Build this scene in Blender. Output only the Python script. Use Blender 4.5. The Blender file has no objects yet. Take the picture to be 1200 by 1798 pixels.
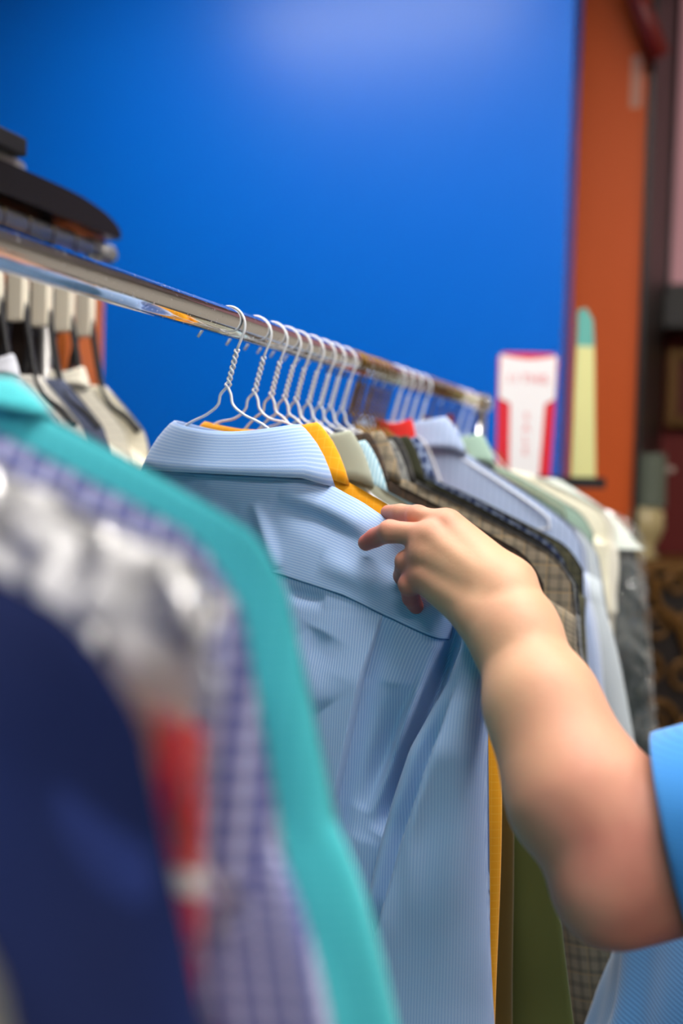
import bpy, math, random
import numpy as np
from mathutils import Matrix, Vector, noise

# ------------------------------------------------------------------ camera, world, lights, exposure
S = bpy.context.scene
COL = S.collection
F = 1750.0                                   # focal length in pixels of the 1200x1798 frame
YAW, PITCH, ROLL = math.radians(21.5), math.radians(-2.2), math.radians(1.6)
CAM = Vector((0, 0, 1.5))
ROT = (Matrix.Rotation(YAW, 3, 'Z') @ Matrix.Rotation(math.radians(90) + PITCH, 3, 'X') @ Matrix.Rotation(ROLL, 3, 'Z'))
cd = bpy.data.cameras.new('camera'); cam = bpy.data.objects.new('camera', cd); COL.objects.link(cam)
cam.matrix_world = Matrix.Translation(CAM) @ ROT.to_4x4()
cd.sensor_fit = 'VERTICAL'; cd.sensor_height = 36.0; cd.lens = 36.0 * F / 1798.0
cd.clip_start = 0.02; cd.clip_end = 60
cd.dof.use_dof = True; cd.dof.focus_distance = 0.96; cd.dof.aperture_fstop = 2.0
S.camera = cam
S.view_settings.view_transform = 'Standard'; S.view_settings.look = 'None'
S.view_settings.gamma = 1.0; S.view_settings.exposure = 0.55; S.view_settings.use_curve_mapping = False
W = bpy.data.worlds.new('world'); S.world = W; W.use_nodes = True
W.node_tree.nodes['Background'].inputs[0].default_value = (0.75, 0.82, 0.9, 1)
W.node_tree.nodes['Background'].inputs[1].default_value = 0.45
try:
    S.cycles.use_denoising = True
    S.cycles.max_bounces = 8; S.cycles.transparent_max_bounces = 16
    S.cycles.caustics_reflective = False; S.cycles.caustics_refractive = False
    S.cycles.sample_clamp_indirect = 8
except Exception:
    pass
LAMP_E = 26.0                                # strength of the ceiling light diffusers
LAMPS = [(-1.42, 1.75), (0.15, 0.35), (0.9, -1.9), (1.7, 1.2), (2.7, -1.2), (0.2, 1.35)]
CEIL = 3.45

def at(x, y, d):
    """point seen at pixel (x, y) at distance d along the view axis"""
    return CAM + ROT @ Vector(((x - 600) / F * d, -(y - 899) / F * d, -d))
def on_y(x, y, Y):
    r = ROT @ Vector(((x - 600) / F, -(y - 899) / F, -1))
    return CAM + r * ((Y - CAM.y) / r.y)

# ------------------------------------------------------------------ materials
def lin(r, g, b):
    f = lambda c: (c / 255 / 12.92) if c / 255 <= .04045 else ((c / 255 + .055) / 1.055) ** 2.4
    return (f(r), f(g), f(b), 1)
def newmat(name):
    m = bpy.data.materials.new(name); m.use_nodes = True
    return m, m.node_tree, m.node_tree.nodes['Principled BSDF']
def plain(name, rgb, rough=.5, metal=0, spec=None, emit=0, bump=0, bscale=80, vary=0):
    m, nt, b = newmat(name)
    c = lin(*rgb)
    b.inputs['Base Color'].default_value = c
    b.inputs['Roughness'].default_value = rough; b.inputs['Metallic'].default_value = metal
    if spec is not None: b.inputs['Specular IOR Level'].default_value = spec
    if emit:
        b.inputs['Emission Color'].default_value = c; b.inputs['Emission Strength'].default_value = emit
    if bump or vary:
        tc = nt.nodes.new('ShaderNodeTexCoord'); n = nt.nodes.new('ShaderNodeTexNoise')
        n.inputs['Scale'].default_value = bscale; n.inputs['Detail'].default_value = 5
        nt.links.new(tc.outputs['Object'], n.inputs['Vector'])
        if bump:
            bp = nt.nodes.new('ShaderNodeBump'); bp.inputs['Strength'].default_value = bump; bp.inputs['Distance'].default_value = .004
            nt.links.new(n.outputs['Fac'], bp.inputs['Height']); nt.links.new(bp.outputs['Normal'], b.inputs['Normal'])
        if vary:
            mx = nt.nodes.new('ShaderNodeMix'); mx.data_type = 'RGBA'
            mx.inputs[6].default_value = tuple(v * (1 - vary) for v in c[:3]) + (1,)
            mx.inputs[7].default_value = tuple(min(1, v * (1 + vary)) for v in c[:3]) + (1,)
            nt.links.new(n.outputs['Fac'], mx.inputs[0]); nt.links.new(mx.outputs[2], b.inputs['Base Color'])
    return m
def fabric(name, rgb, bands=(), rough=.85, sheen=.15, sheen_c=None, mottle=.06):
    """cloth; bands = (axis 0/1, period m, share, colour, opacity[, phase]) woven in along the garment's own u / v"""
    m, nt, b = newmat(name); N, L = nt.nodes, nt.links
    b.inputs['Roughness'].default_value = rough; b.inputs['Specular IOR Level'].default_value = .25
    b.inputs['Sheen Weight'].default_value = sheen
    uv = N.new('ShaderNodeUVMap'); sp = N.new('ShaderNodeSeparateXYZ'); L.new(uv.outputs[0], sp.inputs[0])
    ns = N.new('ShaderNodeTexNoise'); ns.inputs['Scale'].default_value = 14; L.new(uv.outputs[0], ns.inputs['Vector'])
    c = lin(*rgb)
    mx = N.new('ShaderNodeMix'); mx.data_type = 'RGBA'
    mx.inputs[6].default_value = tuple(v * (1 - mottle) for v in c[:3]) + (1,)
    mx.inputs[7].default_value = tuple(min(1, v * (1 + mottle)) for v in c[:3]) + (1,)
    L.new(ns.outputs['Fac'], mx.inputs[0]); cur = mx.outputs[2]
    for bd in bands:
        ax, per, sh, col, op = bd[:5]; ph = bd[5] if len(bd) > 5 else 0
        a = N.new('ShaderNodeMath'); a.operation = 'MULTIPLY_ADD'; a.inputs[1].default_value = 1 / per; a.inputs[2].default_value = ph + 100
        L.new(sp.outputs[ax], a.inputs[0])
        fr = N.new('ShaderNodeMath'); fr.operation = 'FRACT'; L.new(a.outputs[0], fr.inputs[0])
        lt = N.new('ShaderNodeMath'); lt.operation = 'LESS_THAN'; lt.inputs[1].default_value = sh; L.new(fr.outputs[0], lt.inputs[0])
        mu = N.new('ShaderNodeMath'); mu.operation = 'MULTIPLY'; mu.inputs[1].default_value = op; L.new(lt.outputs[0], mu.inputs[0])
        q = N.new('ShaderNodeMix'); q.data_type = 'RGBA'; L.new(mu.outputs[0], q.inputs[0]); L.new(cur, q.inputs[6])
        q.inputs[7].default_value = lin(*col); cur = q.outputs[2]
    L.new(cur, b.inputs['Base Color'])
    wv = N.new('ShaderNodeTexNoise'); wv.inputs['Scale'].default_value = 900; L.new(uv.outputs[0], wv.inputs['Vector'])
    bp = N.new('ShaderNodeBump'); bp.inputs['Strength'].default_value = .12; bp.inputs['Distance'].default_value = .001
    L.new(wv.outputs['Fac'], bp.inputs['Height']); L.new(bp.outputs['Normal'], b.inputs['Normal'])
    return m

M_wire = plain('white_wire', (232, 234, 238), .35)
M_brass = plain('brass_wire', (120, 92, 40), .3, .8)
M_dkwire = plain('dark_wire', (70, 60, 40), .35, .8)
M_black = plain('black_plastic', (20, 19, 22), .45)
M_cream = plain('cream_plastic', (235, 225, 205), .5)
M_satin = plain('satin_metal', (176, 174, 172), .42, .85)
def chrome():
    m, nt, b = newmat('chrome')
    b.inputs['Base Color'].default_value = (.82, .82, .84, 1); b.inputs['Metallic'].default_value = 1; b.inputs['Roughness'].default_value = .1
    tc = nt.nodes.new('ShaderNodeTexCoord'); n = nt.nodes.new('ShaderNodeTexNoise'); n.inputs['Scale'].default_value = 260
    nt.links.new(tc.outputs['Object'], n.inputs['Vector'])
    r = nt.nodes.new('ShaderNodeMapRange'); r.inputs[1].default_value = .58; r.inputs[2].default_value = .75; r.inputs[3].default_value = .07; r.inputs[4].default_value = .4
    nt.links.new(n.outputs['Fac'], r.inputs[0]); nt.links.new(r.outputs[0], b.inputs['Roughness'])
    return m
M_chrome = chrome()

# ------------------------------------------------------------------ object helpers
def mesh_obj(name, verts, faces, mat, parent=None, uvs=None, smooth=True):
    me = bpy.data.meshes.new(name)
    me.from_pydata([tuple(v) for v in verts], [], [tuple(int(i) for i in f) for f in faces])
    if uvs is not None:
        lay = me.uv_layers.new(name='UVMap')
        idx = np.empty(len(me.loops), dtype=np.int32); me.loops.foreach_get('vertex_index', idx)
        lay.data.foreach_set('uv', np.asarray(uvs, dtype=np.float32)[idx].ravel())
    if smooth: me.polygons.foreach_set('use_smooth', [True] * len(me.polygons))
    me.materials.append(mat); me.update()
    o = bpy.data.objects.new(name, me); COL.objects.link(o)
    if parent: o.parent = parent
    return o
def tag(o, label=None, cat=None, group=None, kind=None):
    if label: o['label'] = label
    if cat: o['category'] = cat
    if group: o['group'] = group
    if kind: o['kind'] = kind
    return o
def empty(name, loc=(0, 0, 0), rz=0):
    o = bpy.data.objects.new(name, None); COL.objects.link(o); o.location = loc; o.rotation_euler = (0, 0, rz)
    o.empty_display_size = .05
    return o
class MB:
    def __init__(s): s.v = []; s.f = []
    def add(s, v, f):
        n = len(s.v); s.v += [tuple(p) for p in v]; s.f += [tuple(i + n for i in q) for q in f]
    def box(s, a, b, bev=0):
        x0, y0, z0 = [min(p, q) for p, q in zip(a, b)]; x1, y1, z1 = [max(p, q) for p, q in zip(a, b)]
        s.add([(x0, y0, z0), (x1, y0, z0), (x1, y1, z0), (x0, y1, z0), (x0, y0, z1), (x1, y0, z1), (x1, y1, z1), (x0, y1, z1)],
              [(3, 2, 1, 0), (4, 5, 6, 7), (0, 1, 5, 4), (1, 2, 6, 5), (2, 3, 7, 6), (3, 0, 4, 7)])
    def tube(s, pts, r, n=10, cap=True):
        pts = [Vector(p) for p in pts]; R = r if isinstance(r, (list, tuple)) else [r] * len(pts)
        base = len(s.v); up = None
        for i, p in enumerate(pts):
            t = (pts[min(i + 1, len(pts) - 1)] - pts[max(i - 1, 0)]).normalized()
            if up is None:
                up = Vector((0, 0, 1)) if abs(t.z) < .9 else Vector((1, 0, 0))
            a = t.cross(up).normalized(); b = a.cross(t).normalized(); up = b
            for k in range(n):
                an = 2 * math.pi * k / n
                s.v.append(tuple(p + (a * math.cos(an) + b * math.sin(an)) * R[i]))
        for i in range(len(pts) - 1):
            for k in range(n):
                q = base + i * n; s.f.append((q + k, q + (k + 1) % n, q + n + (k + 1) % n, q + n + k))
        if cap:
            s.f.append(tuple(base + k for k in reversed(range(n)))); q = base + (len(pts) - 1) * n
            s.f.append(tuple(q + k for k in range(n)))
    def lathe(s, prof, c, axis='Z', n=24):
        base = len(s.v); c = Vector(c)
        for r, h in prof:
            for k in range(n):
                a = 2 * math.pi * k / n; x, y = r * math.cos(a), r * math.sin(a)
                p = Vector((x, y, h)) if axis == 'Z' else (Vector((x, h, y)) if axis == 'Y' else Vector((h, x, y)))
                s.v.append(tuple(c + p))
        for i in range(len(prof) - 1):
            for k in range(n):
                q = base + i * n; s.f.append((q + k, q + (k + 1) % n, q + n + (k + 1) % n, q + n + k))
        s.f.append(tuple(base + k for k in range(n))); q = base + (len(prof) - 1) * n; s.f.append(tuple(q + k for k in range(n)))
    def obj(s, name, mat, parent=None, smooth=False, bevel=0):
        o = mesh_obj(name, s.v, s.f, mat, parent, smooth=smooth)
        if bevel:
            md = o.modifiers.new('bevel', 'BEVEL'); md.width = bevel; md.segments = 3
        return o
def curve_pts(ctrl, n=8):
    """Catmull-Rom through the control points"""
    P = [Vector(p) for p in ctrl]; P = [P[0] * 2 - P[1]] + P + [P[-1] * 2 - P[-2]]; out = []
    for i in range(1, len(P) - 2):
        for k in range(n):
            t = k / n; a, b, c, d = P[i - 1:i + 3]
            out.append(.5 * ((2 * b) + (c - a) * t + (2 * a - 5 * b + 4 * c - d) * t * t + (3 * b - a - 3 * c + d) * t ** 3))
    out.append(P[-2]); return out

# ------------------------------------------------------------------ the shop
YW = on_y(600, 400, 1).y and 2.85            # plane of the blue wall
M_blue = plain('blue_gloss_paint', (0, 101, 206), .34, spec=.28)
M_orange = plain('orange_paint', (214, 88, 6), .6)
M_ceil = plain('ceiling_paint', (225, 225, 222), .9, bump=.1)
M_wallb = plain('warm_white_paint', (222, 214, 200), .8)
M_wallg = plain('taupe_paint', (150, 140, 128), .8)
M_floor = plain('grey_carpet', (84, 76, 70), .95, bump=.4, bscale=300, vary=.15)
def structure(name, mb, mat):
    o = mb.obj(name, mat); o['kind'] = 'structure'; return o
XB = on_y(998, 300, YW).x                    # right edge of the blue wall
b = MB(); b.box((-4.4, YW, 0), (XB, YW + .16, CEIL)); structure('wall_back', b, M_blue)
YO = YW + .5
XO = on_y(1133, 400, YO).x
b = MB(); b.box((XB - .3, YO, 0), (XO, YO + .12, CEIL)); structure('wall_orange', b, M_orange)
YR = YO + .9
b = MB(); b.box((XO - .4, YR, 0), (.42, YR + .12, CEIL)); structure('wall_recess', b, plain('deep_red_paint', (104, 14, 6), .7))
b = MB(); b.box((.42, YR - .02, 0), (3.6, YR + .12, CEIL)); structure('wall_far', b, M_wallb)
b = MB(); b.box((XO - .12, YO + .12, 0), (XO - .004, YR, CEIL)); structure('wall_return', b, M_orange)
b = MB(); b.box((-4.5, -4.5, 0), (-4.4, YW, CEIL)); structure('wall_left', b, M_wallg)
b = MB(); b.box((3.6, -4.5, 0), (3.7, YR, CEIL)); structure('wall_right', b, plain('pale_grey_paint', (196, 194, 190), .8))
b = MB(); b.box((-4.5, -4.6, 0), (3.7, -4.5, CEIL)); structure('wall_front', b, M_wallg)
b = MB(); b.box((-4.5, -4.6, -.1), (3.7, YR + .12, 0)); structure('floor', b, M_floor)
b = MB(); b.box((-4.5, -4.6, CEIL), (3.7, YR + .12, CEIL + .1)); structure('ceiling', b, M_ceil)
M_diff = plain('lamp_diffuser', (255, 250, 244), .5, emit=LAMP_E)
for i, (x, y) in enumerate(LAMPS):
    t = empty('ceiling_light', (x, y, CEIL))
    tag(t, ['white light panel nearest the glossy blue wall', 'white light panel over the aisle', 'white light panel by the front wall',
            'white light panel on the side of the red recess', 'white light panel by the pale side wall', 'white light panel above the person at the rack'][i], 'light', 'ceiling light panels')
    f = MB()
    for sx in (-1, 1): f.box((sx * .6, -.16, -.03), (sx * .575, .16, 0))
    for sy in (-1, 1): f.box((-.6, sy * .16, -.03), (.6, sy * .145, 0))
    f.obj('frame', M_satin, t)
    d = MB(); d.box((-.575, -.145, -.02), (.575, .145, -.005)); d.obj('diffuser', M_diff, t)

# ------------------------------------------------------------------ main clothes rail
Z1 = 1.03                                    # view distance of the first hanger; s = Z1 / distance
P1 = at(404, 567, Z1)
XR, ZR, RR = P1.x, P1.z, .0152
def Y_of(s):
    """rail position whose view distance is Z1 / s"""
    d = Z1 / s
    # distance along view = (p - CAM) . forward
    fw = ROT @ Vector((0, 0, -1)); return (d - (XR * fw.x + (ZR - CAM.z) * fw.z)) / fw.y
Y1 = Y_of(1.0)
rack = tag(empty('clothes_rack', (XR, Y_of(.5), 0)), 'chrome tube clothes rail carrying the hanging shirts and jackets', 'clothes rack')
ye = Y_of(.505)
L0 = -.35 - ye
def rel(o): return o
b = MB(); b.lathe([(RR, -.30 - ye), (RR, .0)], (0, ye - Y_of(.5), ZR), 'Y', 40); o = b.obj('rail', M_chrome, rack, True)
md = o.modifiers.new('edge', 'EDGE_SPLIT')
b = MB(); b.lathe([(.002, -.004), (RR + .003, 0), (RR + .006, .008), (RR + .006, .02), (RR, .03), (.002, .036)], (0, ye - Y_of(.5), ZR), 'Y', 24); b.obj('end_cap', M_chrome, rack, True)
for yy in (ye - Y_of(.5) + .012, -.28 - Y_of(.5)):
    b = MB(); b.tube([(0, yy, 0.03), (0, yy, ZR - .004)], .011, 16); b.obj('upright', M_chrome, rack, True)
    b = MB(); b.box((-.24, yy - .018, 0), (.24, yy + .018, .035)); b.obj('foot', M_chrome, rack, bevel=.006)

# ------------------------------------------------------------------ wire hangers
HR = .0205
HZ = RR + .0016 - HR                         # hook centre below the rail centre
def hanger_mesh(seed, g=None, thick=.0015, width=.205):
    b = MB(); rnd = random.Random(seed)
    c = (0, HZ)
    hook = []
    a0, a1 = -28, 150
    for k in range(30):
        a = math.radians(a0 + (a1 - a0) * k / 29)
        hook.append((c[0] + HR * math.cos(a), 0, c[1] + HR * math.sin(a)))
    hook = hook[::-1]                        # from free tip over the rail to the neck side
    hook = [(-.0345, 0, -.0135), (-.0275, 0, -.0045)] + hook
    neck = [(.0150, 0, HZ - .017), (.012, 0, HZ - .024)]
    zy = HZ - .062                           # where the neck splits into the arms
    b.tube(curve_pts(hook + neck, 2), thick, 8)
    for ph in (0, math.pi):
        pts = []
        for k in range(41):
            t = k / 40; a = ph + t * 2 * math.pi * 3.3
            e = .0019 * (1 if t < .9 else 1 + (t - .9) * 10)
            pts.append((.012 - .010 * t + e * math.cos(a), e * math.sin(a), HZ - .024 - .038 * t))
        b.tube(pts, thick * .95, 6)
    for sx in (-1, 1):
        if g is not None: width = g.sw - .045
        tz = lambda x: (float(g.top(np.array([x]))[0]) - .010) if g is not None else zy - .02 - .5 * x
        arm = [(.002, 0, zy), (sx * .006, 0, zy - .008), (sx * .009, 0, zy - .019), (sx * .022, 0, zy - .029), (sx * .055, 0, min(zy - .037, tz(.055) + .055)),
               (sx * .10, 0, min(tz(.10), zy - .045)), (sx * width * .7, 0, tz(width * .7)), (sx * width * .95, 0, tz(width * .95)), (sx * width, 0, tz(width) - .010), (sx * width * .9, 0, tz(width) - .018), (0, 0, tz(width) - .020)]
        b.tube(curve_pts(arm, 6), thick, 6)
    return b
def put_hanger(s, mat, label, group, rz=0, x=0, seed=0, name='wire_hanger', g=None):
    b = hanger_mesh(seed, g); o = b.obj(name, mat, None, True)
    o.location = (XR + x, Y_of(s), ZR); o.rotation_euler = (0, 0, rz)
    return tag(o, label, 'hanger', group)

# ------------------------------------------------------------------ garments
def smax(a, b, k):
    h = np.clip(.5 + .5 * (a - b) / k, 0, 1); return b + (a - b) * h + k * h * (1 - h)
def vnoise(x, z, seed, sc):
    """smooth sum of waves standing in for cloth wander"""
    r = np.random.RandomState(seed); o = np.zeros_like(x)
    for i in range(7):
        a = r.uniform(-1.1, 1.1); k = sc * r.uniform(.6, 1.9); ph = r.uniform(0, 6.28)
        o += np.sin((x * math.cos(a) + z * math.sin(a)) * k + ph) / (1 + .4 * i)
    return o / 3
class G:
    """a shirt or jacket hanging on a wire hanger; x across, y through, z up, origin on the rail axis"""
    def __init__(s, sw=.23, nw=.085, drop=.11, zt=-.163, length=.78, flare=.03, d=.045, cr=.036, seed=0, fold=.010, kfold=38,
                 tilt=0, sl_out=.01, sl_w=.07, sl_len=.62, y_extra=None, pw=1.12, warp=None):
        s.__dict__.update(locals()); del s.__dict__['s']
    def top(s, x):
        ax = np.abs(x)
        t = np.clip((ax - s.nw * .9) / (s.sw - s.nw * .9), 0, 1)
        return s.zt - s.drop * (t ** s.pw) + s.tilt * x - .022 * np.clip((t - .85) / .15, 0, 1) ** 2
    def sheet(s, side, U, V):
        x0 = U * s.sw
        zt = s.top(x0)
        x = x0 * (1 + s.flare / s.sw * V)
        zb = s.zt - s.length
        z = zt + (zb - zt) * V
        below = zt - z
        D = s.d * np.sqrt(np.clip(1 - (1 - np.clip(below / .10, 0, 1)) ** 2, 0, 1)) * (.35 + .65 * np.clip(V * 3 + .35, 0, 1))
        side_t = np.clip(1 - np.abs(U) ** 5, 0, 1) ** .5
        D = D * side_t
        col = s.cr * np.sqrt(np.clip(1 - (x0 / (s.nw * 1.05)) ** 2, 0, 1)) * np.exp(-(below / .09) ** 2)
        D = np.maximum(D, 0) ; D = smax(D, col, .012) - .003
        sd = s.seed * 7 + (0 if side < 0 else 3)
        amp = s.fold * np.clip(below / .28, 0, 1) ** 1.3 * side_t
        f = np.sin(x * s.kfold + 1.5 * vnoise(x, z, sd, 6) + s.seed) * amp + vnoise(x, z, sd + 1, 22) * s.fold * .5 * np.clip(below / .06, 0, 1) * side_t
        y = side * (D + np.clip(f, -.7 * D, .1))
        if s.y_extra is not None: y = y + s.y_extra(x, z, side) * side_t
        return x, y, z
    def sheet_mesh(s, nu=48, nv=44, sides=(-1, 1)):
        vs, fs, uv = [], [], []
        un = np.linspace(-1, 1, nu); un = np.sign(un) * (1 - (1 - np.abs(un)) ** 1.35); vn = np.linspace(0, 1, nv) ** 1.3
        for side in sides:
            U, V = np.meshgrid(un, vn)
            if s.warp is not None and side < 0: U = s.warp(U, V)
            x, y, z = s.sheet(side, U, V)
            n0 = len(vs); vs += list(zip(x.ravel(), y.ravel(), z.ravel())); ul = x if side < 0 else x + .013
            if s.warp is not None and side < 0:   # threads run along the cloth, not across space
                ul = x[:, :1] + np.concatenate([np.zeros((nv, 1)), np.cumsum(np.hypot(np.diff(x, axis=1), np.diff(y, axis=1)), axis=1)], axis=1)
                j0 = int(nu * .66); ul = ul - (ul - x)[:, j0:j0 + 1]
            uv += list(zip(ul.ravel(), z.ravel()))
            for i in range(nv - 1):
                for j in range(nu - 1):
                    q = n0 + i * nu + j; f = (q, q + 1, q + nu + 1, q + nu); fs.append(f if side < 0 else f[::-1])
        if len(sides) == 2:                  # join the two sheets round the edge
            n1 = nu * nv
            for i in range(nv - 1):
                a = i * nu; fs.append((a, a + nu, n1 + a + nu, n1 + a)); a = i * nu + nu - 1; fs.append((a, n1 + a, n1 + a + nu, a + nu))
            for j in range(nu - 1): fs.append((j, n1 + j, n1 + j + 1, j + 1))
        return vs, fs, uv
    def sleeve_mesh(s, sx, n=26, m=34, y0=-.012):
        vs, fs, uv = [], [], []
        zs = float(s.top(np.array([sx * s.sw]))[()]) if True else 0
        rr = random.Random(s.seed * 5 + sx)
        p1, p2 = rr.uniform(0, 6), rr.uniform(0, 6)
        for i in range(m):
            t = i / (m - 1); g = min(1, t * 3.2); g = g * (2 - g)
            r0 = min(.045, s.sl_w * .8); rx = r0 + (s.sl_w - r0) * g * (1 - .1 * t); ry = (.004 + .024 * g) * s.d / .045
            z = zs + .012 - t * s.sl_len - .03 * (1 - g)
            out = sx * (s.sw + s.sl_out * .3 + s.flare * t * s.sl_len / (s.length - s.drop) + .003)
            cx = out - sx * rx
            for k in range(n):
                a = 2 * math.pi * k / n
                w = 1 + .16 * g * math.sin(3 * a + p1 + t * 2.2) + .10 * g * math.sin(5 * a + p2 - 3 * t)
                x = cx + rx * math.cos(a) * (1 + .03 * math.sin(9 * t + p1)); y = y0 + ry * math.sin(a) * w
                zz = z + (.03 * (1 - g) * 1.0 if i == 0 else 0)
                vs.append((x, y, zz - .55 * abs(x - (cx - sx * rx)) * (1 - g))); uv.append((rx * math.cos(a) * 1.2 + .3, z * 1.0))
        for i in range(m - 1):
            for k in range(n):
                q = i * n; fs.append((q + k, q + n + k, q + n + (k + 1) % n, q + (k + 1) % n))
        fs.append(tuple(range(n)))
        return vs, fs, uv
    def collar_mesh(s, h=.046, top_w=.070, bot_w=None, lean=0, n=64, dip=.006, lift=0, points=.03):
        bw = bot_w or s.nw * 1.14
        ryb, ryt = s.cr + .007, s.cr * .72 + .002
        prof = [(0, 1), (.12, 1.0), (.35, 1.0), (.6, 1.0), (.85, 1.0), (.97, 1.0)]
        vs, fs, uv = [], [], []
        # rings: outer fall bottom -> top fold -> inner band bottom
        rings = [(0.0, 0, 0), (.003, .0012, 0), (.2, 0, 0), (.4, 0, 0), (.6, 0, 0), (.8, 0, 0), (.93, 0, 0), (1.0, -.0015, .0008), (1.0, -.004, .0005), (.9, -.0058, 0), (.5, -.007, 0), (-.1, -.009, 0)]
        for (t, off, dz) in rings:
            tt = min(max(t, 0), 1)
            for k in range(n):
                a = 2 * math.pi * k / n; ca, sa = math.cos(a), math.sin(a)     # a = -90deg is the back (towards -y)
                e = abs(ca) ** .8 * (1 if ca > 0 else -1)
                wx = bw + (top_w - bw) * tt ** 1.25 + off; wy = ryb + (ryt - ryb) * tt + off
                x = wx * e; y = wy * sa + lean * t
                front = max(0, sa) ** 2
                zz = s.zt - .004 + lift + h * t + dz - points * front * (1 - tt) * (abs(ca) ** .5) + s.tilt * x
                zz += dip * tt * (abs(x) / top_w) ** 2 * 1.6 - .35 * s.drop * max(0, abs(x) - s.nw * .9) / s.nw * (1 - tt)
                vs.append((x, y, zz)); uv.append((x, h * t))
        for i in range(len(rings) - 1):
            for k in range(n):
                q = i * n; fs.append((q + k, q + (k + 1) % n, q + n + (k + 1) % n, q + n + k))
        return vs, fs, uv
def put_garment(g, name, s, mat, label, cat, group=None, x=0, rz=0, collar=None, sleeves=(1, -1), res=(48, 44), collar_mat=None, loc=None, sl_y=-.012, collar_kw={}):
    t = empty(name, loc if loc is not None else (XR + x, Y_of(s), ZR), rz)
    tag(t, label, cat, group)
    v, f, uv = g.sheet_mesh(*res); o = mesh_obj('body', v, f, mat, t, uv)
    for sx in sleeves:
        v, f, uv = g.sleeve_mesh(sx, y0=sl_y); mesh_obj('sleeve', v, f, mat, t, uv)
    if collar:
        v, f, uv = g.collar_mesh(**collar_kw); mesh_obj('collar', v, f, collar_mat or mat, t, uv)
    return t

# ------------------------------------------------------------------ the pale blue striped shirt (first in the gap, back towards us)
def lx(x, y, dy=-.03):
    p = on_y(x, y, Y1 + dy); return (p.x - XR - BX, p.z - ZR)
BX = .010
C_BLUE = (150, 177, 222); C_LINE = (196, 214, 238)
M_shirt_v = fabric('blue_stripe_cloth', C_BLUE, [(0, .0028, .40, C_LINE, .5)], mottle=.03)
M_shirt_h = fabric('blue_stripe_cloth_across', C_BLUE, [(1, .0028, .40, C_LINE, .5)], mottle=.03)
RIDGES = []
def ridge(p, q, wdt, amp, mid=None):
    RIDGES.append(([lx(*p)] + ([lx(*mid)] if mid else []) + [lx(*q)], wdt, amp))
ridge((452, 880), (482, 1000), .007, .0060)
ridge((474, 884), (640, 965), .011, -.0055, mid=(560, 920))
ridge((490, 868), (655, 948), .012, .0045, mid=(580, 900))
ridge((560, 985), (700, 1040), .012, .004)
ridge((500, 1040), (570, 1056), .007, -.004)
ridge((505, 1130), (570, 1240), .022, .007)
ridge((570, 1110), (520, 1230), .018, -.006)
ridge((690, 1200), (640, 1470), .016, -.007, mid=(672, 1330))
ridge((790, 1080), (655, 1430), .006, .010, mid=(718, 1262))
ridge((765, 1150), (640, 1420), .013, -.009, mid=(692, 1290))
ridge((806, 1050), (672, 1460), .0085, -.036, mid=(742, 1250))
ridge((735, 1210), (690, 1330), .005, .0035)
ridge((620, 890), (760, 960), .012, .004)
ridge((600, 860), (690, 925), .010, -.004)
ridge((300, 840), (420, 900), .012, -.004)
ridge((360, 860), (440, 1000), .012, .004)
PLEAT = [lx(670, 1080), lx(640, 1180), lx(600, 1370), lx(560, 1560), lx(510, 1798), lx(470, 2200)]
def blue_fold(x, z, side):
    if side > 0: return np.zeros_like(x)
    o = np.zeros_like(x)
    for (pts, wdt, amp) in RIDGES:
        pts = [(v.x, v.z) for v in curve_pts([(q[0], 0, q[1]) for q in pts], 6)]
        best = np.full_like(x, 9.); T = np.zeros_like(x); n = len(pts) - 1
        for i in range(n):
            (ax, az), (bx_, bz) = pts[i], pts[i + 1]; dx, dz = bx_ - ax, bz - az
            t = np.clip(((x - ax) * dx + (z - az) * dz) / (dx * dx + dz * dz), 0, 1)
            dist = np.hypot(x - ax - t * dx, z - az - t * dz); m = dist < best
            best = np.where(m, dist, best); T = np.where(m, (i + t) / n, T)
        o = o - 1.35 * amp * np.exp(-(best / wdt) ** 2) * np.clip(np.sin(np.pi * T), 0, 1) ** .6
    # pleat: the cloth left of the line stands proud of the cloth on its right
    pz = np.array([p[1] for p in PLEAT])[::-1]; pxx = np.array([p[0] for p in PLEAT])[::-1]
    xl = np.interp(z, pz, pxx); d = x - xl
    left = (np.arange(x.shape[1])[None, :] <= int(x.shape[1] * .66)) & (x == x) if x.ndim == 2 and x.shape[1] == 300 else d < .0001
    below = np.clip((PLEAT[0][1] - z) / .06, 0, 1) ** .7
    o += -.0085 * below * np.where(left, np.exp(np.minimum(d, 0) / .035), 0)
    o += .010 * below * np.where(left, 0, np.exp(-((d - .006) / .012) ** 2))
    return o
def pleat_warp(U, V):
    """lay one column of the cloth exactly along the pleat edge"""
    up = (PLEAT[0][0] + (PLEAT[-1][0] - PLEAT[0][0]) * 0) / GB.sw; n = U.shape[1]; j0 = int(n * .66)
    z = GB.zt - GB.length * V; pz = np.array([p[1] for p in PLEAT])[::-1]; px_ = np.array([p[0] for p in PLEAT])[::-1]
    for _ in range(3):
        xl = np.interp(z, pz, px_); u = xl / (GB.sw * (1 + GB.flare / GB.sw * V)); zt = GB.top(u * GB.sw); z = zt + (GB.zt - GB.length - zt) * V
    out = np.empty_like(U); eps = .00035 / GB.sw
    a = np.linspace(0, 1, j0 + 1); out[:, :j0 + 1] = -1 + (u[:, :1] + 1) * (1 - (1 - a) ** 1.0)[None, :]
    c = np.linspace(0, 1, n - j0 - 1); out[:, j0 + 1:] = (u[:, :1] + eps) + (1 - u[:, :1] - eps) * c[None, :]
    return out
GB = G(sw=.270, nw=.100, drop=.100, pw=1.25, zt=-.157, length=.80, flare=.03, d=.040, cr=.042, seed=3, fold=.0025, kfold=24, y_extra=blue_fold, tilt=-.02, warp=pleat_warp)
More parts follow.
